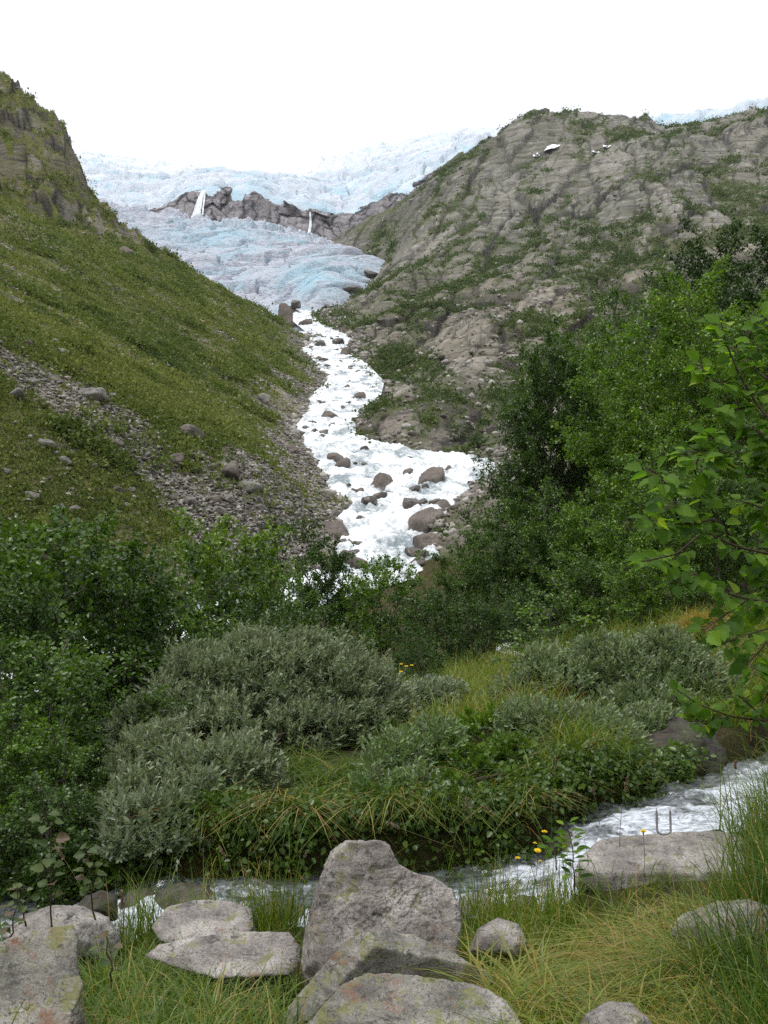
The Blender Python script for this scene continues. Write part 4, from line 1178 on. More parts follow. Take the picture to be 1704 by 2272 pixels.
# ------------------------------------------------------------------ trees
def gen_tree(seed, H, spread, n1, dens, leaf, stems=1, shape='oval', r0=None, lean=0.0, tmpl=LEAF_MID, first=.12, up=.5, leafn=1.0, trunkmat=None, leafmat=None):
    rng = np.random.default_rng(seed)
    tb = Tubes()
    LP, LA, LN = [], [], []
    r0 = r0 or .012 * H + .012
    def twig(pts, cnt, jitter):
        pts = np.asarray(pts)
        t = rng.uniform(.1, 1.05, cnt)
        f = np.clip(t, 0, 1) * (len(pts) - 1)
        i = np.minimum(f.astype(int), len(pts) - 2)
        fr = (f - i)[:, None]
        p = pts[i] * (1 - fr) + pts[i + 1] * fr
        d = nrm(pts[i + 1] - pts[i])
        side = nrm(rng.normal(size=(cnt, 3)))
        a = nrm(d * .6 + side * 1.0 + np.array([0, 0, -.25]))
        LP.append(p + side * jitter * rng.random((cnt, 1))); LA.append(a)
        LN.append(nrm(rng.normal(size=(cnt, 3)) * .75 + np.array([0, 0, 1.0]) + .35 * side))
    for s_ in range(stems):
        az0 = rng.uniform(0, 6.28) if stems > 1 else 0
        tilt = rng.uniform(.1, .42) if stems > 1 else lean
        Hs = H * (rng.uniform(.7, 1.0) if s_ else 1.0)
        k = 12
        t = np.linspace(0, 1, k)[:, None]
        wob = np.cumsum(rng.normal(size=(k, 3)) * np.array([1, 1, 0]) * .018 * H, 0)
        dirv = np.array([math.cos(az0) * tilt, math.sin(az0) * tilt, 1.0])
        tr = t * Hs * dirv[None] * np.array([1, 1, 1]) + wob * t
        tr[:, :2] += (-.25 * tilt * Hs) * (t ** 2) * np.array([math.cos(az0), math.sin(az0)])
        tb.add(tr, r0 * (1 if stems == 1 else .6), .004, 7)
        n = n1 if stems == 1 else max(8, int(n1 / stems * 1.3))
        for j in range(n):
            u = first + (1 - first) * ((j + rng.random()) / n) ** .9
            f = u * (k - 1); i = min(int(f), k - 2); p0 = tr[i] * (1 - (f - i)) + tr[i + 1] * (f - i)
            if shape == 'oval': prof = math.sin(math.pi * min(1, .12 + .80 * u)) ** .7 + .08
            elif shape == 'cone': prof = (1 - u) ** .7 * .95 + .22
            else: prof = 1.0 - .6 * u
            L = spread * prof * rng.uniform(.6, 1.15)
            az = j * 2.399 + rng.normal() * .5
            el = up * (.3 + u) + rng.normal() * .18
            d = np.array([math.cos(az) * math.cos(el), math.sin(az) * math.cos(el), math.sin(el)])
            m_ = 7
            tt = np.linspace(0, 1, m_)[:, None]
            br = p0 + d * L * tt + np.array([0, 0, 1]) * (.16 * L * (tt ** 2) - .14 * L * tt ** 3) + np.cumsum(rng.normal(size=(m_, 3)) * .035 * L, 0) * tt
            tb.add(br, max(.004, r0 * .32 * (1 - u * .6)), .002, 5)
            n2 = max(3, int(L * 11 * dens))
            for q in range(n2):
                w = rng.uniform(.22, 1.0)
                f2 = w * (m_ - 1); i2 = min(int(f2), m_ - 2); b0 = br[i2] * (1 - (f2 - i2)) + br[i2 + 1] * (f2 - i2)
                dd = nrm(br[i2 + 1] - br[i2]) + rng.normal(size=3) * .75 + np.array([0, 0, .18])
                dd = dd / np.linalg.norm(dd)
                l2 = min(.55, max(.12, .42 * L * (1.15 - w * .5))) * rng.uniform(.6, 1.2)
                t3 = np.linspace(0, 1, 4)[:, None]
                tw = b0 + dd * l2 * t3 + np.array([0, 0, -.10 * l2]) * t3 ** 2 + np.cumsum(rng.normal(size=(4, 3)) * .03 * l2, 0)
                tb.add(tw, .0035, .0015, 3)
                twig(tw, max(5, int(l2 * 62 * leafn)), leaf * .9)
            twig(br[3:], max(3, int(L * 9 * leafn)), leaf)
        twig(tr[-4:], int(10 * leafn), leaf * 1.5)
    P, A, Nn = np.concatenate(LP), np.concatenate(LA), np.concatenate(LN)
    c = fbm(P / .45, 2, seed)                                  # sprays of younger and older leaves
    v = np.clip(.45 + .28 * c + rng.normal(size=len(P)) * .17, 0, 1)
    V, F, vv = leaves_np(P, A, Nn, leaf * rng.uniform(.65, 1.2, len(P)), tmpl, v)
    return (tb.mesh('trunk', trunkmat or M['bark']), mesh_np('crown', V, F, leafmat or M['leaf_birch'], False, {'v': vv}), len(P))

TV = {
    'small': [gen_tree(s, 2.8, 1.15, 34, 1.25, .062, stems=3, shape='oval', first=.08) for s in (1, 2, 3)],
    'mid': [gen_tree(s, 4.2, 1.5, 46, 1.25, .066, stems=2, shape='oval', first=.06) for s in (11, 12)],
    'tall': [gen_tree(s, 7.0, 1.9, 74, 1.15, .078, stems=1, shape='oval', first=.05, tmpl=LEAF_LO) for s in (21, 22)],
    'cone': [gen_tree(s, 6.5, 1.7, 80, 1.2, .075, stems=1, shape='cone', first=.04, tmpl=LEAF_LO) for s in (31, 32)],
    'thin': [gen_tree(s, 1.9, .55, 22, 1.0, .045, stems=1, shape='oval', first=.25, r0=.012) for s in (41,)],
}
print('leaves', {k: [x[2] for x in v] for k, v in TV.items()})
TH = {'small': 2.8, 'mid': 4.2, 'tall': 7.0, 'cone': 6.5, 'thin': 1.9}
tr_rng = np.random.default_rng(77)
def tree(kind, k, px, top, Y, label, tint=(1, 1, 1), wide=1.0, name='birch_tree', cat='tree', group=None, sink=.1, lean=0):
    x = (px - 852) / K * Y
    z0 = float(gz(np.array([x]), np.array([Y]))[0]) if Y < 58 else float(right_z(np.array([[px]], float), np.array([[Y]], float))[0, 0])
    h = (1136 - top) / K * Y - z0 + sink
    s = h / (TH[kind] * 1.03)
    e = bpy.data.objects.new(name, None)
    COL.objects.link(e)
    e.location = (x, Y, z0 - sink)
    e.rotation_euler = (0, lean, tr_rng.uniform(0, 6.28) if not lean else 0)
    e.scale = (s * wide, s * wide, s)
    e.empty_display_size = .2
    tag(e, label, cat, group)
    tm, cm, _ = TV[kind][k % len(TV[kind])]
    link('trunk', tm, e)
    c = link('crown', cm, e)
    c.color = (*tint, 1)
    return e

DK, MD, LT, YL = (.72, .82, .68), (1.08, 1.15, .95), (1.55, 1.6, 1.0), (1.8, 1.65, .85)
# left thicket
tree('small', 0, 40, 1165, 10.5, 'leafy birch at the far left of the thicket with its top against the hillside', MD, 1.1)
tree('small', 1, 180, 1150, 11.5, 'birch in the left thicket whose top reaches highest below the scree', MD, 1.1)
tree('small', 2, 300, 1225, 11, 'dark birch in the left thicket beside the white water gaps', DK, 1.0)
tree('mid', 0, -80, 1250, 9, 'birch cut by the left edge of the photo', DK, 1.0)
tree('small', 0, 90, 1420, 8.0, 'round leaved bushy birch low in the left thicket over the dark creek bank', MD, 1.15)
tree('small', 1, 205, 1480, 9.6, 'bushy birch between the left thicket and the big grey willow', MD, 1.0)
tree('small', 2, 345, 1340, 13, 'slim birch in front of the river gap left of the light green birch', MD, .85)
tree('small', 1, -15, 1580, 6.9, 'low green birch bush in the left corner over the dark hollow', LT, 1.1)
tree('small', 0, 95, 1640, 7.0, 'low round leaved bush hanging over the dark hollow beside the willow', MD, .9)
tree('small', 1, 70, 1730, 6.35, 'lowest leafy birch bush at the left over the creek foam', DK, 1.3)
tree('small', 2, 190, 1770, 6.6, 'low dark birch bush touching the pale willow sprays', DK, 1.2)
# middle
tree('small', 2, 490, 1165, 16, 'light green birch in the middle left with loose upright twigs', YL, 1.0)
tree('small', 0, 575, 1235, 19, 'small birch between the light green birch and the dark trunked one', LT, .9)
tree('mid', 1, 692, 1165, 21, 'dark birch with a bare black trunk in front of the lower river', DK, .8)
tree('small', 1, 775, 1300, 21, 'low birch right of the dark trunked birch', MD, 1.0)
tree('small', 2, 865, 1245, 20, 'rounded birch standing under the white pool of the river', LT, 1.0)
tree('small', 0, 950, 1310, 18, 'low dense birch right of the rounded one under the pool', DK, 1.1)
tree('mid', 0, 1020, 1215, 21, 'dark birch on the right shore of the white pool', MD, .85)
tree('mid', 1, 1115, 1130, 24, 'leaning green birch in front of the large dark right bank boulder', MD, .9)
tree('small', 1, 935, 1400, 14.5, 'lowest dark bush just behind the big grey willow', DK, 1.1)
tree('small', 2, 1060, 1330, 16, 'dark bushy birch behind the flowery meadow', DK, 1.15)
tree('small', 0, 620, 1330, 14, 'green birch right behind the crest of the big grey willow', DK, 1.0)
tree('small', 1, 415, 1300, 13, 'yellowish birch left behind the big grey willow', LT, 1.0)
tree('small', 2, 760, 1390, 15.5, 'dark low birch above the right half of the big grey willow', DK, 1.0)
tree('small', 0, 540, 1290, 17, 'leafy birch filling the gap under the light green birch', MD, 1.0)
# right wood
tree('tall', 0, 1205, 800, 26, 'dark tall birch at the left edge of the right hand wood', DK, .85)
tree('tall', 1, 1285, 745, 27, 'dark green tree second from the left edge of the right hand wood', MD, .95)
tree('cone', 0, 1335, 655, 29, 'slender pointed tree that rises above its neighbours in the right hand wood', MD, .75)
tree('tall', 0, 1425, 700, 23, 'bright green birch right of the slender pointed tree', (1.75, 1.75, 1.0), .95)
tree('tall', 1, 1525, 625, 21, 'tallest bright green birch of the right hand wood', (1.75, 1.75, 1.0), .95)
tree('tall', 0, 1650, 680, 19, 'bright birch behind the near big leaves at the right edge', (1.75, 1.75, 1.0), 1.0)
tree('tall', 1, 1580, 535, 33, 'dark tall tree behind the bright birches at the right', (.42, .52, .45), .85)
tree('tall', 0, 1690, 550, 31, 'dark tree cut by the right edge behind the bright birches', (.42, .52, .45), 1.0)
tree('mid', 0, 1225, 1090, 20, 'mid height birch at the inner edge of the right hand wood', MD, 1.0)
tree('mid', 1, 1345, 1060, 18.5, 'birch with light sprays in the middle of the right hand wood', LT, 1.0)
tree('mid', 0, 1490, 990, 16.5, 'leafy birch in front of the bright trunks at the right', LT, 1.0)
tree('mid', 1, 1630, 1000, 15, 'leafy birch behind the near branch at the right edge', MD, 1.0)
tree('mid', 0, 1140, 1180, 20, 'dark birch at the lower left corner of the right hand wood', DK, 1.0)
tree('small', 2, 1290, 1240, 16.5, 'low bush where the right hand wood meets the meadow', MD, 1.2)
tree('small', 1, 1420, 1215, 15, 'low light green bush at the meadow edge of the right hand wood', LT, 1.2)
tree('small', 1, 1170, 1290, 17, 'low dark bush between the wood and the flowery meadow', DK, 1.2)
tree('thin', 0, 1235, 1290, 10.6, 'thin young birch sapling standing in the meadow', LT, 1.3, sink=.05)
tree('thin', 0, 1180, 1350, 11.5, 'shorter birch sapling left of the thin one in the meadow', MD, 1.4, sink=.05)
# bushes on the rock knob by the river
tree('small', 0, 1020, 940, 118, 'green bush at the foot of the rock knob beside the right hand rapids', DK, 1.6, name='bush', cat='bush')
tree('small', 1, 1060, 960, 112, 'green bush between the rock knob and the right hand wood', DK, 1.7, name='bush', cat='bush')
tree('small', 2, 985, 812, 212, 'single dark bush on the ledge below the pale slab', DK, 1.1, name='bush', cat='bush')

# ------------------------------------------------------------------ willow bushes
def willow(label, lobes, seed, base, per=1.0, tint=(1, 1, 1), leaf=.048, name='willow_bush', mat='leaf_willow', tmpl=LEAF_WIL):
    rng = np.random.default_rng(seed)
    C = np.array([W(a, b, Y) for a, b, Y, *_ in lobes]); R = np.array([(rx, ry, rz) for *_, rx, ry, rz in lobes])
    b0 = W(*base); b0[2] = float(gz(b0[:1], b0[1:2])[0]) - .05
    tb = Tubes()
    PP, AA, NN, VV = [], [], [], []
    for i in range(len(C)):
        area = 4 * math.pi * ((R[i, 0] * R[i, 1]) ** 1.6 / 3 + (R[i, 0] * R[i, 2]) ** 1.6 / 3 + (R[i, 1] * R[i, 2]) ** 1.6 / 3) ** (1 / 1.6)
        n = int(area * 620 * per)
        d = nrm(rng.normal(size=(n, 3)))
        d = d[d[:, 2] > -.55]
        bump = 1 + .26 * fbm(d * 2.6 + i * 7, 3, seed) + .07 * rng.normal(size=len(d)) + .25 * (rng.random(len(d)) < .05)
        depth = 1 - .38 * rng.random(len(d)) ** 2.2
        p = C[i] + d * R[i] * (bump * depth)[:, None]
        keep = np.ones(len(p), bool)
        for j in range(len(C)):
            if j != i: keep &= (((p - C[j]) / R[j]) ** 2).sum(1) > .55
        keep &= fbm(p / .22, 2, seed + 50) > -.30
        p, d, dp = p[keep], d[keep], depth[keep]
        g = gz(p[:, 0], p[:, 1]); k = p[:, 2] > g + .03
        p, d = p[k], d[k]
        ax = nrm(d * np.array([.6, .6, .35]) + np.array([0, 0, .75]) + rng.normal(size=d.shape) * .38)
        for q in range(13):                                      # leaves spiral up each shoot
            t = q / 12
            a = q * 2.4 + rng.random(len(p)) * .5
            s1 = nrm(np.cross(ax, np.array([.3, .8, .1]))); s2 = np.cross(ax, s1)
            rad = s1 * np.cos(a)[:, None] + s2 * np.sin(a)[:, None]
            PP.append(p + ax * (.115 * t - .03)); AA.append(nrm(ax * (.45 + .9 * t) + rad * (1.05 - .5 * t) + rng.normal(size=p.shape) * .22)); NN.append(nrm(ax * .9 - rad * .5 + rng.normal(size=p.shape) * .3))
            VV.append(np.clip(.42 + .22 * fbm(p / .3, 2, seed + 3) + .30 * (t - .4) + rng.normal(size=len(p)) * .13, 0, 1))
        for q in range(4):                            # woody stems into the lobe
            e = C[i] + nrm(rng.normal(size=3) + np.array([0, 0, .4])) * R[i] * .8
            t = np.linspace(0, 1, 7)[:, None]
            b1 = b0 + rng.normal(size=3) * np.array([.18, .12, 0])
            tb.add(b1 + (e - b1) * t + np.array([0, 0, .10]) * np.sin(t * math.pi) + rng.normal(size=(7, 3)) * .012, .010, .003, 5)
    P, A, Nn, v = map(np.concatenate, (PP, AA, NN, VV))
    V, F, vv = leaves_np(P - b0, A, Nn, leaf * rng.uniform(.65, 1.2, len(P)), tmpl, v)
    e = bpy.data.objects.new(name, None); COL.objects.link(e); e.location = b0
    tag(e, label, 'bush')
    for k in range(len(tb.V)): tb.V[k] = tb.V[k] - b0
    link('stems', tb.mesh('stems', M['twig']), e)
    f = link('foliage', mesh_np('foliage', V, F, M[mat], False, {'v': vv}), e)
    f.color = (*tint, 1)
    return len(P)

willow('big grey green willow bush domed over the grassy bank left of centre',
       [(500, 1570, 9.0, .66, .55, .50), (610, 1555, 9.0, .62, .55, .54), (740, 1560, 9.0, .58, .55, .46), (400, 1650, 8.6, .46, .45, .40), (520, 1660, 8.3, .5, .45, .36),
        (345, 1720, 7.3, .28, .35, .32), (850, 1590, 9.0, .24, .35, .26), (660, 1640, 8.4, .5, .4, .30), (420, 1745, 7.0, .25, .3, .24), (790, 1620, 8.6, .3, .35, .24), (310, 1650, 8.2, .20, .3, .30),
        (510, 1715, 6.9, .30, .28, .20), (375, 1800, 6.6, .20, .22, .18), (300, 1780, 6.8, .16, .2, .2), (440, 1490, 9.2, .26, .3, .2), (690, 1450, 9.3, .2, .3, .16), (560, 1440, 9.3, .2, .3, .14), (820, 1520, 9.3, .16, .25, .12)], 3, (560, 1760, 8.8), 1.0, (1.35, 1.35, 1.25))
willow('pale low willow sprays hanging down to the creek below the big willow',
       [(330, 1835, 6.25, .21, .18, .14), (420, 1810, 6.3, .14, .16, .11), (290, 1880, 6.15, .14, .14, .08), (385, 1870, 6.1, .13, .13, .08), (455, 1770, 6.4, .08, .1, .13), (260, 1830, 6.4, .11, .14, .13)], 4, (340, 1840, 6.5), 1.1, (1.3, 1.32, 1.35))
willow('willow bush draped over the dark boulder at the right above the creek',
       [(1250, 1560, 9.2, .42, .45, .38), (1390, 1530, 9.3, .5, .45, .38), (1510, 1530, 9.3, .44, .45, .34), (1180, 1635, 8.0, .28, .33, .24), (1300, 1635, 7.9, .32, .33, .22), (1440, 1580, 8.7, .38, .3, .2), (1590, 1550, 9.0, .26, .3, .2), (1260, 1690, 7.4, .24, .22, .13),
        (1140, 1560, 9.3, .2, .3, .2), (1330, 1450, 9.5, .2, .3, .15), (1480, 1440, 9.5, .22, .3, .14), (1210, 1480, 9.5, .18, .3, .14), (1370, 1655, 7.6, .18, .2, .1), (1450, 1610, 7.9, .2, .2, .1)],
       5, (1290, 1660, 9.0), .85, (1.15, 1.3, .9))
willow('small willow bush in the grass bank between the two large willows',
       [(880, 1690, 7.0, .18, .2, .15), (960, 1655, 7.4, .22, .22, .16), (830, 1755, 6.5, .13, .14, .12), (930, 1750, 6.5, .13, .15, .09)], 6, (910, 1720, 7.2), .6, (.95, 1.28, .55))
willow('green leafy shrub spilling over the bank above the lower creek pool',
       [(1180, 1755, 6.6, .15, .15, .11), (1250, 1735, 6.8, .14, .15, .10), (1120, 1795, 6.35, .11, .12, .08), (1060, 1720, 6.9, .15, .17, .12), (1130, 1690, 7.2, .15, .17, .12), (1010, 1765, 6.4, .10, .12, .08)], 8, (1150, 1740, 6.9), .55, (1.15, 1.15, 1.0), .045, 'bush', 'leaf_birch', LEAF_MID)
willow('low bright green shrub in the grass between the two flower patches',
       [(1060, 1640, 8.0, .2, .2, .13), (1000, 1690, 7.4, .12, .15, .09), (1120, 1610, 8.4, .16, .2, .12)], 9, (1060, 1660, 8.0), .5, (1.4, 1.4, 1.0), .045, 'bush', 'leaf_birch', LEAF_MID)
willow('silvery willow tuft beside the white water patch',
       [(960, 1560, 9.6, .2, .25, .16), (900, 1580, 9.4, .17, .2, .12), (1000, 1545, 9.8, .1, .15, .12)], 7, (960, 1600, 9.6), 1.0, (1.4, 1.4, 1.5))

# white water seen through the meadow gap
def pool(cx, cy, Y, rx, ry, seed):
    a = np.linspace(0, 2 * math.pi, 49)[:-1]
    r = np.linspace(0, 1, 14)
    c = W(cx, cy, Y)
    rng = np.random.default_rng(seed)
    A, Rr = np.meshgrid(a, r)
    w = 1 + .22 * fbm(np.stack([np.cos(A), np.sin(A), A * 0], -1) * 1.6, 3, seed)
    X = c[0] + np.cos(A) * Rr * rx * w; Yv = c[1] + np.sin(A) * Rr * ry * w
    Z = np.maximum(gz(X, Yv), gz(np.array([c[0]]), np.array([c[1]]))[0]) + .05 + .05 * fbm(np.stack([X, Yv, X * 0], -1) * 3, 3, seed)
    V = np.stack([X, Yv, Z], -1)
    Fq = grid_faces(14, 48)
    i = np.arange(14 * 48).reshape(14, 48)
    wrap = np.stack([i[:-1, -1], i[:-1, 0], i[1:, 0], i[1:, -1]], -1)
    me = mesh_np('stream', V.reshape(-1, 3), np.concatenate([Fq, wrap]), M['river'], True, {'foam': np.full(V.size // 3, .6)})
    tag(link('stream', me), None, None, kind='structure')
pool(958, 1548, 14.0, .40, .8, 3)
pool(1165, 1470, 17, .5, .9, 4)

# ------------------------------------------------------------------ grass
FOOT = []
for o in list(COL.objects):
    if o.get('category') == 'rock' and o.location.y < 16:
        v = np.array([q.co[:] for q in o.data.vertices]) + np.array(o.location)
        FOOT.append((v[:, 0].min(), v[:, 0].max(), v[:, 1].min(), v[:, 1].max(), v))
def clear_of_rocks(x, y, m=.02):
    k = np.ones(len(x), bool)
    for a, b, c, d, _ in FOOT:
        k &= ((x - .5 * (a + b)) / (.5 * (b - a) * .92 + m)) ** 2 + ((y - .5 * (c + d)) / (.5 * (d - c) * .92 + m)) ** 2 > 1
    n_, f_ = np.interp(x, CRX, CRN), np.interp(x, CRX, CRF)
    return k & ~((y > n_ + .06) & (y < f_ - .04))

def blades(P, h, bend, az, width, v, seg=5, seed=0):
    rng = np.random.default_rng(seed)
    n = len(P)
    t = np.linspace(0, 1, seg + 1)[None, :]
    dx, dy = np.cos(az)[:, None], np.sin(az)[:, None]
    b = bend[:, None]; hh = h[:, None]
    out = hh * b * (.25 * t + .75 * t ** 2)
    up = hh * (t - .62 * np.minimum(b, 1.6) * t ** 2.2)
    c = P[:, None] + np.stack([dx * out, dy * out, up], -1)
    tw = az + math.pi / 2 + rng.normal(size=n) * .7
    side = np.stack([np.cos(tw), np.sin(tw), np.zeros(n)], -1)[:, None]
    w = width[:, None, None] * (1 - t ** 1.8)[..., None] * .5 + .0003
    V = np.stack([c - side * w, c + side * w], 2)
    i = np.arange(n * (seg + 1) * 2).reshape(n, seg + 1, 2)
    F = np.stack([i[:, :-1, 0], i[:, :-1, 1], i[:, 1:, 1], i[:, 1:, 0]], -1)
    return V.reshape(-1, 3), F.reshape(-1, 4), np.repeat(v, (seg + 1) * 2)

def grass(name, parts, mat=None):
    Vs, Fs, vs, n = [], [], [], 0
    for V, F, v in parts:
        Vs.append(V); Fs.append(F + n); vs.append(v); n += len(V)
    me = mesh_np(name, np.concatenate(Vs), np.concatenate(Fs), mat or M['grass'], False, {'v': np.concatenate(vs)})
    return tag(link(name, me), None, None, kind='stuff')

def tufts(n_t, n_b, xr, yr, h, bend, width, vmean, vsd, seed, mask=None, spread=.05, pref=None, prefw=.5, seg=5, px=None):
    rng = np.random.default_rng(seed)
    y = rng.uniform(*yr, n_t * 4) if px is None else np.exp(rng.uniform(math.log(yr[0]), math.log(yr[1]), n_t * 4))
    x = rng.uniform(*xr, n_t * 4) if px is None else (rng.uniform(px[0], px[1], n_t * 4) - 852) / K * y
    k = clear_of_rocks(x, y)
    if mask is not None: k &= mask(x, y, rng)
    x, y = x[k][:n_t], y[k][:n_t]
    m = len(x)
    th = rng.uniform(.65, 1.25, m); tv = vmean + vsd * rng.normal(size=m)
    X = np.repeat(x, n_b) + rng.normal(size=m * n_b) * spread; Yb = np.repeat(y, n_b) + rng.normal(size=m * n_b) * spread
    Z = gz(X, Yb) - .01
    az = rng.uniform(0, 6.28, m * n_b)
    if pref is not None:
        vx, vy = np.cos(az) * (1 - prefw) + math.cos(pref) * prefw, np.sin(az) * (1 - prefw) + math.sin(pref) * prefw
        az = np.arctan2(vy, vx)
    hh = np.repeat(th, n_b) * rng.uniform(*h, m * n_b)
    bb = rng.uniform(*bend, m * n_b)
    v = np.clip(np.repeat(tv, n_b) + rng.normal(size=m * n_b) * .13, 0, 1)
    # a few dead blades
    v = np.where(rng.random(m * n_b) < .07, rng.uniform(.8, 1, m * n_b), v)
    return blades(np.stack([X, Yb, Z], -1), hh, bb, az, rng.uniform(*width, m * n_b), v, seg, seed)

pxl = lambda x, y: x / y * K + 852
# right foreground: a long haired golden green tussock
low = lambda y0: (lambda x, y, r: y < y0)
grass('grass', [
    tufts(230, 40, None, (2.5, 4.5), (.18, .40), (.4, 1.6), (.0045, .009), .56, .15, 1, lambda x, y, r: (pxl(x, y) < 1660 - 60 * r.random(len(x))) & (fbm(np.stack([x * 3, y * 3, x * 0], -1), 2, 63) > -.32), .045, -2.2, .28, 6, (1070, 1660)),
    tufts(75, 40, None, (3.0, 4.3), (.22, .40), (.9, 1.6), (.0042, .0075), .70, .10, 9, None, .04, -2.0, .55, 6, (1180, 1560)),
    tufts(75, 34, None, (2.3, 3.2), (.22, .42), (.8, 1.6), (.0042, .0075), .34, .10, 2, None, .04, -2.8, .6, 6, (1100, 1500)),
    tufts(50, 22, None, (2.3, 4.6), (.30, .62), (.15, .9), (.0035, .007), .12, .08, 3, None, .05, 3.0, .35, 7, (1590, 1790)),
    tufts(70, 20, None, (4.4, 7.4), (.35, .7), (.15, .9), (.0035, .007), .24, .10, 4, None, .06, 3.0, .35, 6, (1640, 1850)),
    tufts(50, 12, None, (4.4, 5.3), (.10, .26), (.2, .9), (.0035, .006), .38, .10, 10, None, .05, None, .5, 5, (1280, 1640)),
    # left foreground between the rocks
    tufts(150, 26, None, (2.4, 4.4), (.12, .32), (.3, 1.3), (.0035, .0065), .30, .10, 5, lambda x, y, r: (pxl(x, y) > 170), .05, None, .5, 5, (170, 680)),
    tufts(60, 18, None, (4.2, 5.3), (.12, .32), (.2, .9), (.0032, .0055), .28, .10, 6, None, .05, None, .5, 5, (-60, 700)),
    # water edge in the middle: thin upright stalks
    tufts(110, 16, None, (4.4, 5.4), (.18, .46), (.1, .6), (.003, .0055), .36, .12, 7, None, .05, None, .5, 5, (1000, 1300)),
    tufts(70, 12, None, (4.9, 5.4), (.18, .5), (.1, .6), (.003, .0055), .30, .1, 8, None, .04, None, .5, 5, (250, 690)),
])
# far bank: fringe that hangs over the creek from the top of the bank, dead blades among it
def on_bank(x, y, r):
    c = np.interp(x, CRX, CRZ)
    gap = fbm(np.stack([x * 1.3, y * .8, x * 0], -1), 3, 61)
    return (y > np.interp(x, CRX, CRF) + .10) & (gz(x, y) > c + .13) & (gap > -.42)
grass('grass', [
    tufts(190, 24, None, (6.1, 7.9), (.18, .40), (.5, 1.6), (.0055, .010), .20, .14, 11, on_bank, .05, -1.5, .45, 5, (420, 1250)),
    tufts(12, 24, None, (6.1, 7.1), (.26, .46), (.9, 1.7), (.0055, .010), .84, .08, 12, on_bank, .05, -1.5, .55, 5, (440, 1250)),
    tufts(60, 20, None, (6.5, 8.6), (.25, .5), (.3, 1.2), (.0055, .010), .36, .12, 13, on_bank, .06, -1.5, .4, 5, (1250, 1750)),
    tufts(150, 16, None, (6.2, 9), (.15, .35), (.4, 1.2), (.005, .009), .2, .1, 14, on_bank, .07, None, .5, 5, (-200, 420)),
])
def bank_foot(x, y, r):
    f = np.interp(x, CRX, CRF)
    return (y > f + .0) & (y < f + .26) & (fbm(np.stack([x * 2.3, y * 0, x * 0], -1), 2, 66) > -.25)
grass('grass', [
    tufts(200, 16, None, (5.9, 7.4), (.10, .30), (.5, 1.7), (.004, .008), .26, .14, 15, bank_foot, .04, -1.5, .5, 5, (-100, 1400)),
    tufts(34, 14, None, (5.9, 7.2), (.12, .28), (.9, 1.9), (.004, .007), .80, .10, 16, bank_foot, .04, -1.5, .6, 5, (350, 1300)),
])
grass('grass', [
    tufts(260, 18, None, (2.2, 9), (.2, .5), (.2, 1.1), (.004, .008), .28, .12, 17, None, .07, None, .5, 5, (1760, 3300)),
    tufts(260, 18, None, (2.4, 9), (.15, .4), (.2, 1.1), (.004, .008), .25, .12, 18, None, .07, None, .5, 5, (-1700, -60)),
    tufts(300, 14, None, (9, 30), (.2, .5), (.2, 1.0), (.008, .016), .32, .12, 19, None, .12, None, .5, 4, (1900, 3000)),
])
def undergrowth():
    rng = np.random.default_rng(31)
    n, per = 1500, 60
    y = np.exp(rng.uniform(math.log(5.5), math.log(34), n))
    px = np.where(rng.random(n) < .5, rng.uniform(-1500, -150, n), rng.uniform(1830, 3000, n))
    x = (px - 852) / K * y
    n_, f_ = np.interp(x, CRX, CRN), np.interp(x, CRX, CRF)
    k = (y > f_ + .5) | ((px > 1830) & (y > f_ + .2))
    x, y = x[k], y[k]; n = len(x)
    z = gz(x, y)
    h = rng.uniform(.35, 1.5, n) * (.6 + .02 * y)
    P = np.repeat(np.stack([x, y, z], -1), per, 0)
    o = rng.normal(size=(n * per, 3)) * np.array([.26, .26, .30]); o[:, 2] = np.abs(o[:, 2]) + .15
    P = P + o * np.repeat(h, per)[:, None]
    v = np.clip(np.repeat(rng.random(n) * .5 + .1, per) + rng.random(n * per) * .4, 0, 1)
    V, F, vv = leaves_np(P, rng.normal(size=P.shape), nrm(rng.normal(size=P.shape) * .8 + np.array([0, 0, 1.])), .075 * rng.uniform(.7, 1.3, len(P)) * (.8 + .02 * np.repeat(y, per)), LEAF_LO, v)
    tag(link('undergrowth', mesh_np('undergrowth', V, F, M['leaf_birch'], False, {'v': vv})), None, None, kind='stuff')
undergrowth()
def bank_plants():
    "leafy weeds and ferns that hang over the cut bank of the creek"
    rng = np.random.default_rng(37)
    n, per = 520, 34
    x = rng.uniform(-2.6, 2.3, n)
    x = np.where(fbm(np.stack([x * 1.5, x * 0, x * 0], -1), 2, 68) > -.35, x, x + .4)
    y = np.interp(x, CRX, CRF) + rng.uniform(.0, .34, n)
    z = gz(x, y)
    P = np.repeat(np.stack([x, y, z], -1), per, 0)
    o = rng.normal(size=(n * per, 3)) * np.array([.07, .06, .06]) + np.array([0, -.05, .03])
    P = P + o
    v = np.clip(np.repeat(rng.random(n) * .45 + .05, per) + rng.random(n * per) * .4, 0, 1)
    A = rng.normal(size=P.shape) + np.array([0, -.5, -.35])
    V, F, vv = leaves_np(P, A, nrm(rng.normal(size=P.shape) * .7 + np.array([0, -.5, .8])), rng.uniform(.022, .05, len(P)), LEAF_MID, v)
    ob = link('bank_plants', mesh_np('bank_plants', V, F, M['leaf_birch'], False, {'v': vv}))
    tag(ob, None, None, kind='stuff')
bank_plants()
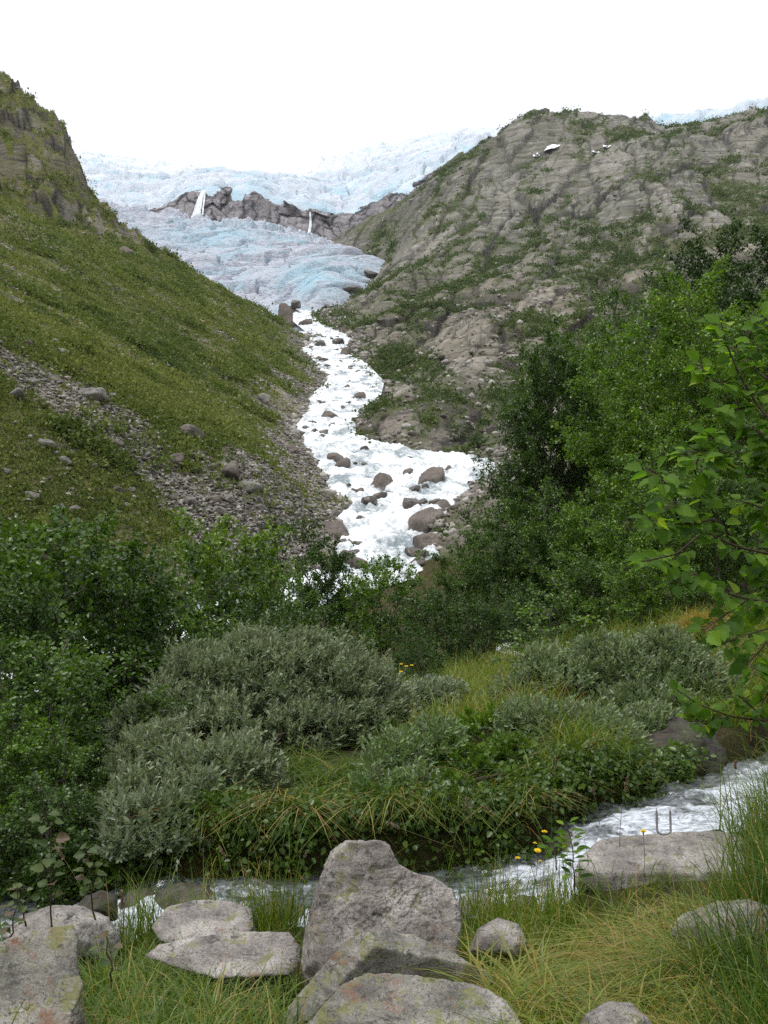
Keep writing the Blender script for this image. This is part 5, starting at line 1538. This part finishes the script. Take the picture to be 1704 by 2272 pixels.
# meadow
grass('grass', [
    tufts(900, 18, None, (8.2, 18), (.22, .5), (.2, 1.0), (.007, .013), .40, .10, 21, None, .10, None, .5, 4, (860, 1950)),
    tufts(320, 16, None, (8.5, 15), (.25, .5), (.2, .8), (.007, .013), .52, .08, 22, None, .10, None, .5, 4, (1000, 1260)),
    tufts(700, 12, None, (9, 34), (.2, .5), (.3, 1.1), (.008, .018), .25, .12, 23, None, .16, None, .5, 3, (-150, 1100)),
    tufts(34, 40, None, (12.4, 13.6), (.30, .5), (.5, 1.4), (.007, .012), .93, .04, 24, None, .06, -2.0, .6, 5, (1530, 1600)),
])

# ------------------------------------------------------------------ small flowering things
def flower_meshes(seed, h):
    rng = np.random.default_rng(seed)
    tb = Tubes()
    t = np.linspace(0, 1, 7)[:, None]
    st = np.array([.06 * h, .02 * h, h]) * t + np.array([.05 * h, 0, 0]) * np.sin(t * 3)
    tb.add(st, .0016, .0011, 5)
    top = st[-1]
    V, F = [], []
    for ring, (n, r, z) in enumerate(((14, .017, .003), (11, .012, .006), (7, .007, .008))):
        for k in range(n):
            a = 2 * math.pi * (k + .3 * ring) / n; w = .19
            d = np.array([math.cos(a), math.sin(a), 0]); s_ = np.array([-math.sin(a), math.cos(a), 0])
            b = len(V)
            V += [top, top + d * r * .6 + s_ * r * w + [0, 0, z], top + d * r + [0, 0, z * .6 + .002], top + d * r * .6 - s_ * r * w + [0, 0, z]]
            F.append((b, b + 1, b + 2, b + 3))
    cal = Tubes(); cal.add(np.array([top - [0, 0, .012], top - [0, 0, .004], top + [0, 0, .002]]), .002, .006, 7)
    return tb.mesh('stem', M['stem']), mesh_np('bloom', np.array(V), np.array(F), M['petal']), cal.mesh('calyx', M['stem'])
FL = [flower_meshes(k, h) for k, h in enumerate((.22, .34, .45))]
def flower(px, py, Y, label, group=None, big=1.0, tilt=(0, 0), hk=1):
    p = W(px, py, Y)
    g = float(gz(p[:1], p[1:2])[0])
    st, bl, ca = FL[hk]
    h0 = (.22, .34, .45)[hk]
    e = bpy.data.objects.new('flower', None); COL.objects.link(e)
    e.location = (p[0] - .06 * h0 * big, Y, min(p[2] - h0 * big, g + .05)); e.scale = (big, big, max(big, (p[2] - e.location.z) / h0))
    e.rotation_euler = (tilt[0], tilt[1], random.uniform(0, .5))
    tag(e, label, 'flower', group)
    link('stem', st, e); b = link('bloom', bl, e); link('calyx', ca, e)
random.seed(3)
flower(1426, 1835, 4.6, 'large yellow flower on a bent stalk in front of the flat creek rock', None, 1.0, (.15, -.05), 1)
flower(1201, 1842, 5.2, 'single yellow flower above the little cascade at the right of the tall weed', None, 1.0, (.1, 0), 1)
flower(1176, 1866, 5.2, 'open yellow flower beside the tall weed left of the cascade', None, 1.2, (.3, 0), 1)
flower(1160, 1873, 5.25, 'closed yellow bud next to the open flower by the cascade', None, .8, (0, .2), 0)
flower(1144, 1902, 5.3, 'lowest yellow flower over the lower creek pool', None, .95, (.1, 0), 0)
flower(1196, 1908, 5.2, 'tiny yellow flower low behind the tall weed', None, .6, (.1, 0), 0)
for px, py, Y in ((868, 1478, 12), (882, 1470, 12.2), (898, 1474, 12), (910, 1472, 12.3), (850, 1465, 12), (884, 1486, 11.8), (845, 1456, 12.5)):
    flower(px, py, Y, 'yellow flower in the cluster above the right end of the big willow', 'yellow flowers above the big willow', 1.35, (.2, 0), 2)
for px, py, Y in ((1108, 1508, 11), (1102, 1530, 10.6), (1090, 1530, 10.6), (1054, 1540, 10.4), (1054, 1527, 10.8), (1100, 1563, 10), (1112, 1520, 11)):
    flower(px, py, Y, 'yellow flower in the bright green grass of the small meadow', 'yellow flowers in the meadow grass', 1.4, (.2, 0), 2)
for px, py, Y in ((1303, 1420, 14), (1325, 1403, 14.4), (1337, 1410, 14.3), (1318, 1413, 14.2)):
    flower(px, py, Y, 'yellow flower in the high meadow below the right hand wood', 'yellow flowers under the right hand wood', 1.7, (.2, 0), 2)

def stalk(px0, py0, px1, py1, Y, label, group, seed, bend=.1):
    "a grass stalk with a drooping seed head, from its foot to its tip"
    rng = np.random.default_rng(seed)
    a, b = W(px0, py0, Y), W(px1, py1, Y + .05)
    t = np.linspace(0, 1, 12)[:, None]
    d = b - a
    pts = a + d * t + np.array([bend * np.linalg.norm(d), 0, 0]) * (t ** 2 - t)
    e = bpy.data.objects.new('grass_stalk', None); COL.objects.link(e); e.location = a
    tag(e, label, 'grass stalk', group)
    tb = Tubes(); tb.add(pts - a, .0016, .0009, 5)
    link('stem', tb.mesh('stem', M['stem']), e)
    n = 90
    u = rng.uniform(.80, 1.0, n); f = u * 11; i = np.minimum(f.astype(int), 10)
    p = pts[i] * (1 - (f - i))[:, None] + pts[i + 1] * (f - i)[:, None]
    dr = nrm(pts[-1] - pts[-3])
    ax = nrm(dr + rng.normal(size=(n, 3)) * .45)
    V, F, v = leaves_np(p - a, ax, rng.normal(size=(n, 3)), rng.uniform(.008, .016, n), LEAF_LO, rng.random(n))
    link('seed_head', mesh_np('seed_head', V, F, M['seed']), e)
for k, (a, b, c, d, Y, lab) in enumerate([
    (268, 2170, 270, 1980, 3.6, 'straight dark stalk in the left grass beside the corner rock'),
    (1375, 1880, 1392, 1725, 5.0, 'tall seed stalk standing before the cascade pool'),
    (1330, 1830, 1315, 1750, 5.6, 'thin seed stalk over the dark hollow of the bank'),
    (1225, 1880, 1236, 1680, 5.2, 'brown seed stalk leaning against the dark creek bank'),
    (1040, 1930, 1035, 1770, 5.4, 'pale feathery stalk left of the yellow flowers'),
    (1005, 1880, 860, 1825, 5.6, 'long stalk lying slantwise behind the upright boulder'),
    (1180, 1910, 1075, 1790, 5.1, 'bent seed stalk arching over the lower creek pool'),
    (560, 2000, 488, 1880, 5.2, 'pale seed stalk bending left over the creek foam'),
    (580, 1990, 540, 1930, 5.2, 'short seed stalk beside the creek foam'),
    (660, 1960, 680, 1890, 5.4, 'reddish stalk at the left shoulder of the upright boulder'),
    (190, 1990, 128, 1885, 4.6, 'feathery pinkish stalk bending over the left creek edge'),
    (1640, 1780, 1632, 1690, 5.0, 'brown seed stalk in the tall grass at the right edge')]):
    stalk(a, b, c, d, Y, lab, None, 50 + k, .12 if k % 2 else -.1)

def sapling(px, py0, py1, Y, n, leaf, label, mat, seed, lean=0.0, tmpl=LEAF_HI, branchy=False, name='sapling'):
    rng = np.random.default_rng(seed)
    a, b = W(px, py0, Y), W(px + lean, py1, Y)
    t = np.linspace(0, 1, 10)[:, None]
    pts = a + (b - a) * t + np.cumsum(rng.normal(size=(10, 3)) * .006, 0)
    e = bpy.data.objects.new(name, None); COL.objects.link(e); e.location = a
    tag(e, label, 'sapling')
    tb = Tubes(); tb.add(pts - a, .0042, .0015, 6)
    P, A = [], []
    for k in range(n):
        u = .25 + .75 * (k + rng.random() * .6) / n
        f = u * 9; i = min(int(f), 8); p = pts[i] * (1 - f + i) + pts[i + 1] * (f - i)
        az = k * 2.5 + rng.normal() * .4
        d = np.array([math.cos(az), math.sin(az) * .8, rng.uniform(.0, .5)])
        q = p + d * rng.uniform(.01, .035)
        tb.add(np.array([p - a, q - a]), .0012, .0009, 4)
        P.append(q); A.append(d + np.array([0, 0, -.1]))
    P, A = np.array(P), np.array(A)
    V, F, v = leaves_np(P - a, A, np.tile([0, -.35, 1.0], (n, 1)) + rng.normal(size=(n, 3)) * .35, leaf * rng.uniform(.6, 1.15, n), tmpl, rng.random(n))
    link('stem', tb.mesh('stem', M['twig']), e)
    link('foliage', mesh_np('foliage', V, F, mat, True, {'v': v}), e)
sapling(113, 2060, 1800, 4.2, 16, .058, 'tall sapling with few green leaves at the left before the dark hollow', M['red_leaf'], 1, 6)
sapling(212, 2040, 1890, 4.3, 17, .048, 'shorter sapling with dark leaves between the left rocks and the creek', M['red_leaf'], 2, -8)
sapling(22, 2110, 1965, 3.9, 15, .042, 'reddish sapling at the left edge above the corner rock', M['red_leaf'], 3, 6)
sapling(60, 2060, 1960, 4.0, 7, .04, 'small reddish sapling beside the pinkish rock', M['red_leaf'], 4, -14)
sapling(250, 2190, 2060, 3.4, 7, .04, 'short brown leaved shoot right of the corner rock', M['red_leaf'], 5, -6)
sapling(1275, 1990, 1830, 4.9, 34, .075, 'tall leafy weed with pointed green leaves beside the little cascade', M['leaf_near'], 6, -12, LEAF_WIL, name='weed')
sapling(1235, 1930, 1840, 5.0, 16, .065, 'small leafy weed left of the tall one by the cascade', M['leaf_near'], 7, 8, LEAF_WIL, name='weed')

# ------------------------------------------------------------------ near birch at the right edge
def near_birch():
    rng = np.random.default_rng(9)
    root = W(1930, 2050, 3.5)
    e = bpy.data.objects.new('birch_tree', None); COL.objects.link(e); e.location = root
    tag(e, 'near birch at the right edge reaching in with large toothed leaves', 'tree')
    tb, tw = Tubes(), Tubes()
    trunk = [W(1930, 2050, 3.5), W(1905, 1700, 3.55), W(1870, 1350, 3.6), W(1835, 1000, 3.6), W(1800, 640, 3.65)]
    tb.add(np.array(trunk) - root, .045, .018, 9)
    Y0 = 3.4
    limbs = [  # polylines in pixels, depth at the tip, leaf count
        ([(1860, 1300), (1760, 1240), (1640, 1215), (1560, 1180), (1500, 1110), (1478, 1130)], 3.0, 24),
        ([(1640, 1215), (1590, 1150), (1545, 1160), (1480, 1165), (1440, 1150)], 2.95, 16),
        ([(1560, 1180), (1500, 1230), (1455, 1240), (1425, 1245)], 2.9, 10),
        ([(1500, 1110), (1470, 1060), (1440, 1040)], 2.9, 8),
        ([(1590, 1150), (1560, 1095), (1540, 1040), (1550, 1015)], 3.05, 12),
        ([(1850, 1180), (1740, 1120), (1660, 1060), (1590, 1010), (1560, 1000), (1520, 1005)], 3.2, 20),
        ([(1660, 1060), (1610, 1040), (1590, 980), (1570, 960)], 3.2, 12),
        ([(1840, 1060), (1740, 960), (1680, 900), (1640, 830), (1610, 760), (1600, 715)], 3.3, 26),
        ([(1640, 830), (1600, 850), (1570, 840), (1550, 800)], 3.3, 10),
        ([(1820, 900), (1760, 820), (1720, 760), (1690, 700)], 3.4, 18),
        ([(1680, 900), (1620, 910), (1590, 900)], 3.3, 8),
        ([(1870, 1380), (1760, 1340), (1660, 1330), (1590, 1310), (1545, 1270), (1500, 1290)], 2.95, 22),
        ([(1660, 1330), (1600, 1370), (1560, 1400)], 2.9, 9),
        ([(1880, 1450), (1790, 1400), (1720, 1390), (1650, 1410), (1600, 1430)], 3.0, 14),
        ([(1720, 1390), (1690, 1440), (1660, 1470), (1680, 1500)], 2.95, 10),
        ([(1905, 1640), (1800, 1590), (1700, 1600), (1620, 1590), (1545, 1560), (1500, 1530)], 3.3, 17),
        ([(1700, 1600), (1660, 1560), (1640, 1545)], 3.3, 7),
        ([(1620, 1590), (1570, 1600), (1530, 1600)], 3.3, 6),
        ([(1840, 1120), (1780, 1080), (1700, 1130), (1640, 1110)], 3.5, 18),
        ([(1830, 960), (1760, 1010), (1690, 1000)], 3.6, 16),
        ([(1870, 1300), (1790, 1180), (1720, 1230), (1660, 1270)], 3.4, 18),
        ([(1830, 1000), (1760, 920), (1700, 840), (1680, 760)], 3.6, 22), ([(1840, 1100), (1760, 1040), (1690, 960), (1650, 940)], 3.55, 20),
        ([(1860, 1240), (1780, 1160), (1710, 1060), (1690, 1010)], 3.6, 22), ([(1865, 1340), (1790, 1300), (1720, 1290), (1660, 1350)], 3.5, 20),
        ([(1880, 1420), (1800, 1330), (1740, 1200), (1700, 1150)], 3.7, 22), ([(1890, 1520), (1800, 1480), (1730, 1500), (1690, 1560)], 3.5, 16),
        ([(1820, 860), (1770, 760), (1730, 690)], 3.6, 12), ([(1700, 840), (1650, 800), (1625, 770)], 3.5, 9),
    ]
    limbs += [([(3730 - a, b + 40) for a, b in pl], Yt + .6, nl) for pl, Yt, nl in limbs[:22]]       # the far side of the crown
    P, A, Nn = [], [], []
    for pl, Yt, nl in limbs:
        k = len(pl)
        pts = np.array([W(a, b, Y0 + (Yt - Y0) * i / (k - 1) + rng.normal() * .03) for i, (a, b) in enumerate(pl)])
        d = np.linspace(0, k - 1, k * 4)
        pts = np.stack([np.interp(d, np.arange(k), pts[:, c]) for c in range(3)], -1)
        pts[1:-1] = (pts[:-2] + pts[1:-1] * 2 + pts[2:]) / 4
        tw.add(pts - root, .006 if nl > 14 else .0035, .0016, 6)
        nl = int(nl * 2.2)
        for q in range(nl):
            u = .22 + .78 * (q + .3) / nl
            f = u * (len(pts) - 1); i = min(int(f), len(pts) - 2)
            p = pts[i] * (1 - f + i) + pts[i + 1] * (f - i)
            dr = nrm(pts[i + 1] - pts[i])
            sd = nrm(np.cross(dr, np.array([0, -.5, 1.0]))) * (1 if q % 2 else -1)
            ax = dr * .55 + sd * rng.uniform(.6, 1.1) + rng.normal(size=3) * .3 + np.array([0, 0, -.28])
            qd = p + nrm(ax) * rng.uniform(.012, .03)
            tw.add(np.array([p - root, qd - root]), .0011, .0009, 4)
            P.append(qd); A.append(ax); Nn.append(np.array([0, -.35, .9]) + rng.normal(size=3) * .42)
    P, A, Nn = np.array(P), np.array(A), np.array(Nn)
    V, F, v = leaves_np(P - root, A, Nn, rng.uniform(.032, .062, len(P)), LEAF_HI, np.clip(.45 + .22 * rng.normal(size=len(P)), 0, 1))
    link('trunk', tb.mesh('trunk', M['bark']), e)
    link('branches', tw.mesh('branches', M['twig']), e)
    link('crown', mesh_np('crown', V, F, M['leaf_near'], True, {'v': v}), e)
near_birch()

# ------------------------------------------------------------------ metal staple on the creek rock
def staple():
    Y = 5.5
    w, h = 15 / K * Y, 50 / K * Y
    a = W(1474, 1852, Y)
    pts = [(-w, .02, h * 1.0), (-w * 1.02, .015, h * .6), (-w, .01, h * .22)]
    pts += [(-w * math.cos(t), .005, h * .16 - h * .16 * math.sin(t)) for t in np.linspace(.1, math.pi - .1, 9)]
    pts += [(w, .01, h * .22), (w * 1.02, .015, h * .6), (w, .02, h * .98)]
    tb = Tubes(); tb.add(np.array(pts), .0062, .0062, 10)
    for x, z in ((-w, h), (w, h * .98)):
        tb.add(np.array([(x, .02, z), (x, .02, z + .006), (x, .02, z + .016)]), .0062, .001, 10)
    o = link('metal_staple', tb.mesh('metal_staple', M['steel']), loc=a)
    tag(o, 'grey metal u shaped bar standing on the flat granite block in the creek', 'metal bar')
staple()

# snow left in a gully of the right mountain
def snow(pts, label):
    Vs, Fs, n = [], [], 0
    c0 = None
    rng = np.random.default_rng(8)
    for px, py, rx, ry, rot in pts:
        a = np.linspace(0, 2 * math.pi, 20, endpoint=False)
        ring = []
        for r in (0.0, .5, 1.0):
            for t in a:
                w = 1 + .25 * math.sin(3 * t + px) + .1 * rng.normal()
                dx, dy = math.cos(t) * rx * r * w, math.sin(t) * ry * r * w
                u, v = px + dx * math.cos(rot) + dy * math.sin(rot), py - dx * math.sin(rot) + dy * math.cos(rot)
                s = surf_at(RV, u, v)
                ring.append(s * (1 - (.006 if r < .9 else .0005)))
        ring = np.array(ring)
        F = grid_faces(3, 20)
        i = np.arange(60).reshape(3, 20)
        F = np.concatenate([F, np.stack([i[:-1, -1], i[:-1, 0], i[1:, 0], i[1:, -1]], -1)])
        Vs.append(ring); Fs.append(F + n); n += 60
    me = mesh_np('snow_patch', np.concatenate(Vs), np.concatenate(Fs), M['snow'], True)
    tag(link('snow_patch', me), label, 'snow patch')
snow([(1225, 325, 18, 4, .45)], 'longest white snow streak near the top of the right mountain')
snow([(1193, 340, 7, 3, .5)], 'small snow patch at the lower left end of the longest streak')
snow([(1322, 334, 7, 2, .0)], 'small flat snow patch right of the longest streak')
snow([(1347, 322, 5, 2, .4)], 'tiny snow patch farthest right under the summit ridge')

# ------------------------------------------------------------------ valley air
def haze():
    bm = bmesh.new()
    bmesh.ops.create_cube(bm, size=1.0)
    me = bpy.data.meshes.new('haze'); bm.to_mesh(me); bm.free()
    zs = []
    for q in COL.objects:
        if q.get('kind') == 'structure' and q.type == 'MESH':
            c = np.empty(len(q.data.vertices) * 3, np.float32)
            q.data.vertices.foreach_get('co', c)
            zs += [float(c[2::3].min()), float(c[2::3].max())]
    z0, z1 = min(zs) - 4, max(zs) + 12
    o = link('haze', me, loc=(0, 840, .5 * (z0 + z1)))
    o.scale = (2600, 2520, z1 - z0)
    m = bpy.data.materials.new('haze'); m.use_nodes = True
    nt = m.node_tree; nt.nodes.clear()
    out = nt.nodes.new('ShaderNodeOutputMaterial'); v = nt.nodes.new('ShaderNodeVolumePrincipled')
    v.inputs['Color'].default_value = (.92, .95, 1.0, 1); v.inputs['Density'].default_value = .00005
    nt.links.new(v.outputs[0], out.inputs['Volume'])
    me.materials.append(m)
    tag(o, None, None, kind='stuff')
haze()
